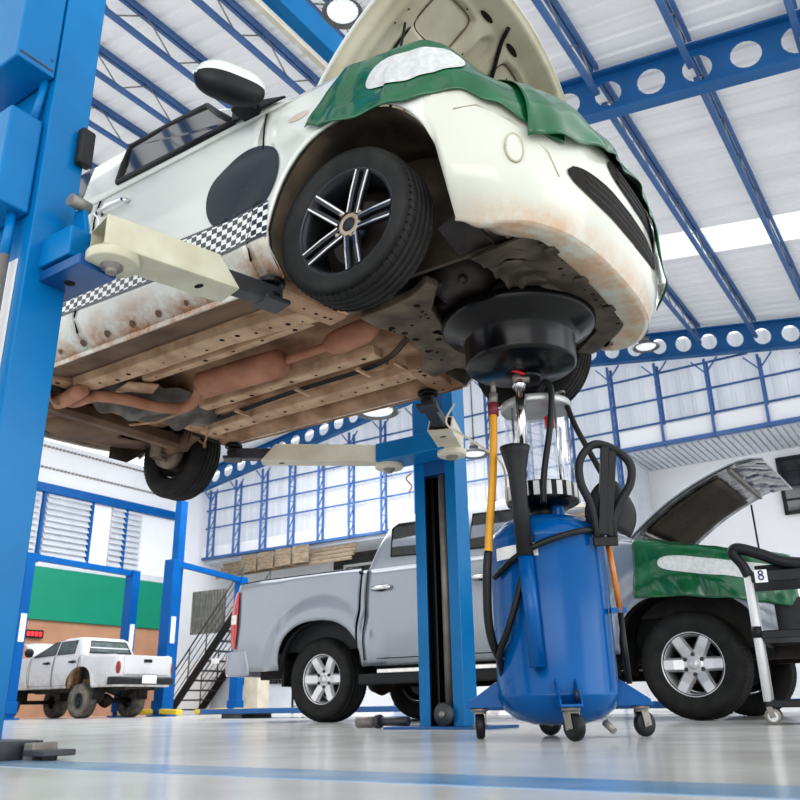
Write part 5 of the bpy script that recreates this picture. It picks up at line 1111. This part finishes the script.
for k in range(10): a = 2 * PI * k / 10; tube(bm, [(.04 * math.cos(a), -.1, .04 * math.sin(a)), (.26 * math.cos(a), -.1, .26 * math.sin(a))], .008, 4)
obj('guard', bm, lamp_body, fan)
bm = NB(); lathe(bm, [(.001, 0), (.08, 0), (.08, .2), (.001, .2)], Matrix.Rotation(PI / 2, 4, 'X'), 14); bm2 = bm
for k in range(3): a = 2 * PI * k / 3; bar(bm, (.05 * math.cos(a), -.05, .05 * math.sin(a)), (.23 * math.cos(a), -.04, .23 * math.sin(a)), .03, .10, upv=(-math.sin(a), .4, math.cos(a)))
obj('blades', bm, white_trim, fan)
# low blue platform and clutter behind the grey pickup
PF = thing('alignment_ramp', 'low dark blue wheel ramp on the floor behind the grey pickup', 'ramp', W(-6.5, 9.2, 0)); bm = NB()
box(bm, -3.0, 8.5, -.35, .35, .06, .13); obj('deck', bm, lift_blue_d, PF, bevel=.01)
for x in (-2.6, 2.2, 7.8): bm = NB(); box(bm, x, x + .4, -.3, .3, 0, .06); obj('foot', bm, steel_dark, PF)
for i, (a, m, w_, h, nm, lb) in enumerate(((-6.0, white_lbl, .3, .22, 'white carton', 'standing on the floor under the grey pickup sill'), (-5.3, red_p, .22, .2, 'red toolbox', 'on the floor beyond the grey pickup sill'), (-3.55, white_lbl, .35, .28, 'white carton', 'just behind the grey pickup front wheel'), (-3.0, red_p, .2, .18, 'red toolbox', 'behind the grey pickup front wheel'))):
    t = thing('storage_box', f'{nm} {lb}', 'box', W(a, 10.6 + .1 * i, 0)); bm = NB(); box(bm, 0, w_, 0, .25, 0, h); obj('body', bm, m, t, bevel=.01); bm = NB(); box(bm, -.01, w_ + .01, -.01, .26, h, h + .03); obj('lid', bm, m, t, bevel=.006)
tp = thing('pad_adapter', 'grey steel lift pad adapters lying by the foot of the lift column', 'adapter', W(-3.05, 4.35, 0))
bm = NB(); tube(bm, [(-.22, 0, .035), (-.10, .02, .035)], .033, 14); obj('sleeve', bm, steel_grey, tp); bm = NB(); tube(bm, [(-.06, -.02, .04), (.16, .0, .04)], .026, 14); tube(bm, [(-.06, -.02, .04), (-.03, -.02, .04)], .04, 14); obj('stem', bm, steel_dark, tp)
# hanging lamps
def lamp(p, r, label, lit=True, drop=1.0):
    t = thing('high_bay_lamp', label, 'lamp', p, 0)
    bm = NB(); lathe(bm, [(r * .25, .5 * r), (r * .35, .42 * r), (r * .8, .22 * r), (r, 0), (r * .97, .0), (r * .78, .2 * r), (r * .3, .38 * r)], None, 28); obj('shade', bm, lamp_body, t)
    bm = NB(); lathe(bm, [(.001, .05 * r), (r * .7, .06 * r), (r * .76, .14 * r)], None, 24); obj('lens', bm, lamp_lit, t)
    bm = NB()
    for k in range(24): a = 2 * PI * k / 24; bar(bm, (r * .80 * math.cos(a), r * .80 * math.sin(a), -.01 * r), (r * 1.12 * math.cos(a), r * 1.12 * math.sin(a), .10 * r), .02 * r, .02 * r)
    obj('cooling_fins', bm, lamp_body, t)
    bm = NB(); lathe(bm, [(.001, .85 * r), (r * .3, .85 * r), (r * .3, .48 * r), (.001, .48 * r)], None, 14); obj('ballast', bm, lamp_body, t)
    bm = NB(); cyl(bm, (0, 0, .85 * r), (0, 0, .85 * r + drop), .012, 6); obj('hanging_rod', bm, steel_dark, t)
    return t
lamp((-.585, 7.3, 7.62), .24, 'round high bay lamp hanging at the top of the picture beside the raised hood')
lamp((4.93, 15.0, 6.74), .26, 'round high bay lamp hanging in front of the far girder, right of the white bumper', drop=.8)
lamp((-.45, 15.0, 5.46), .42, 'round high bay lamp glowing just under the middle of the raised car', drop=2.4)
lamp((1.30, 14.0, 4.28), .26, 'round high bay lamp low behind the yellow hose', drop=3.6)

# ================================================================== light
w = bpy.data.worlds.new('workshop_daylight'); bpy.context.scene.world = w; w.use_nodes = True
nt = w.node_tree; bg = nt.nodes['Background']; bg.inputs[0].default_value = (.965, .98, 1.0, 1); bg.inputs[1].default_value = 1.3
def area(name, loc, target, sx, sy, power, col=(1, 1, 1)):
    l = bpy.data.lights.new(name, 'AREA'); l.shape = 'RECTANGLE'; l.size = sx; l.size_y = sy; l.energy = power; l.color = col
    o = bpy.data.objects.new(name, l); COL.objects.link(o); o.location = loc; o.rotation_euler = (Vector(target) - Vector(loc)).to_track_quat('-Z', 'Y').to_euler(); return o
area('rear_fill', W(3.0, -7.5, 3.2), W(-3, 4, 1.5), 10, 5, 300, (1, .98, .95))  # added area lamp behind the camera, out of view; no door is built
area('side_fill', W(9, 6, 4.0), W(-4, 8, 2), 9, 5, 240, (.97, .99, 1))  # added soft lamp off to the right, unseen, fills the open side
area('roof_fill', W(-8, 8, 7.3), W(-8, 8, 0), 7, 8, 420, (.98, .99, 1))  # added fill lamp below the roof sheets, not a fixture of the hall
area('far_fill', W(-13, 14, 7.2), W(-14, 14, 0), 7, 6, 750, (.98, .99, 1))  # second added fill lamp, brightens the far left of the hall
vs_ = bpy.context.scene.view_settings; vs_.view_transform = 'Standard'; vs_.look = 'Medium High Contrast'; vs_.exposure = 0.0; vs_.gamma = 1.0
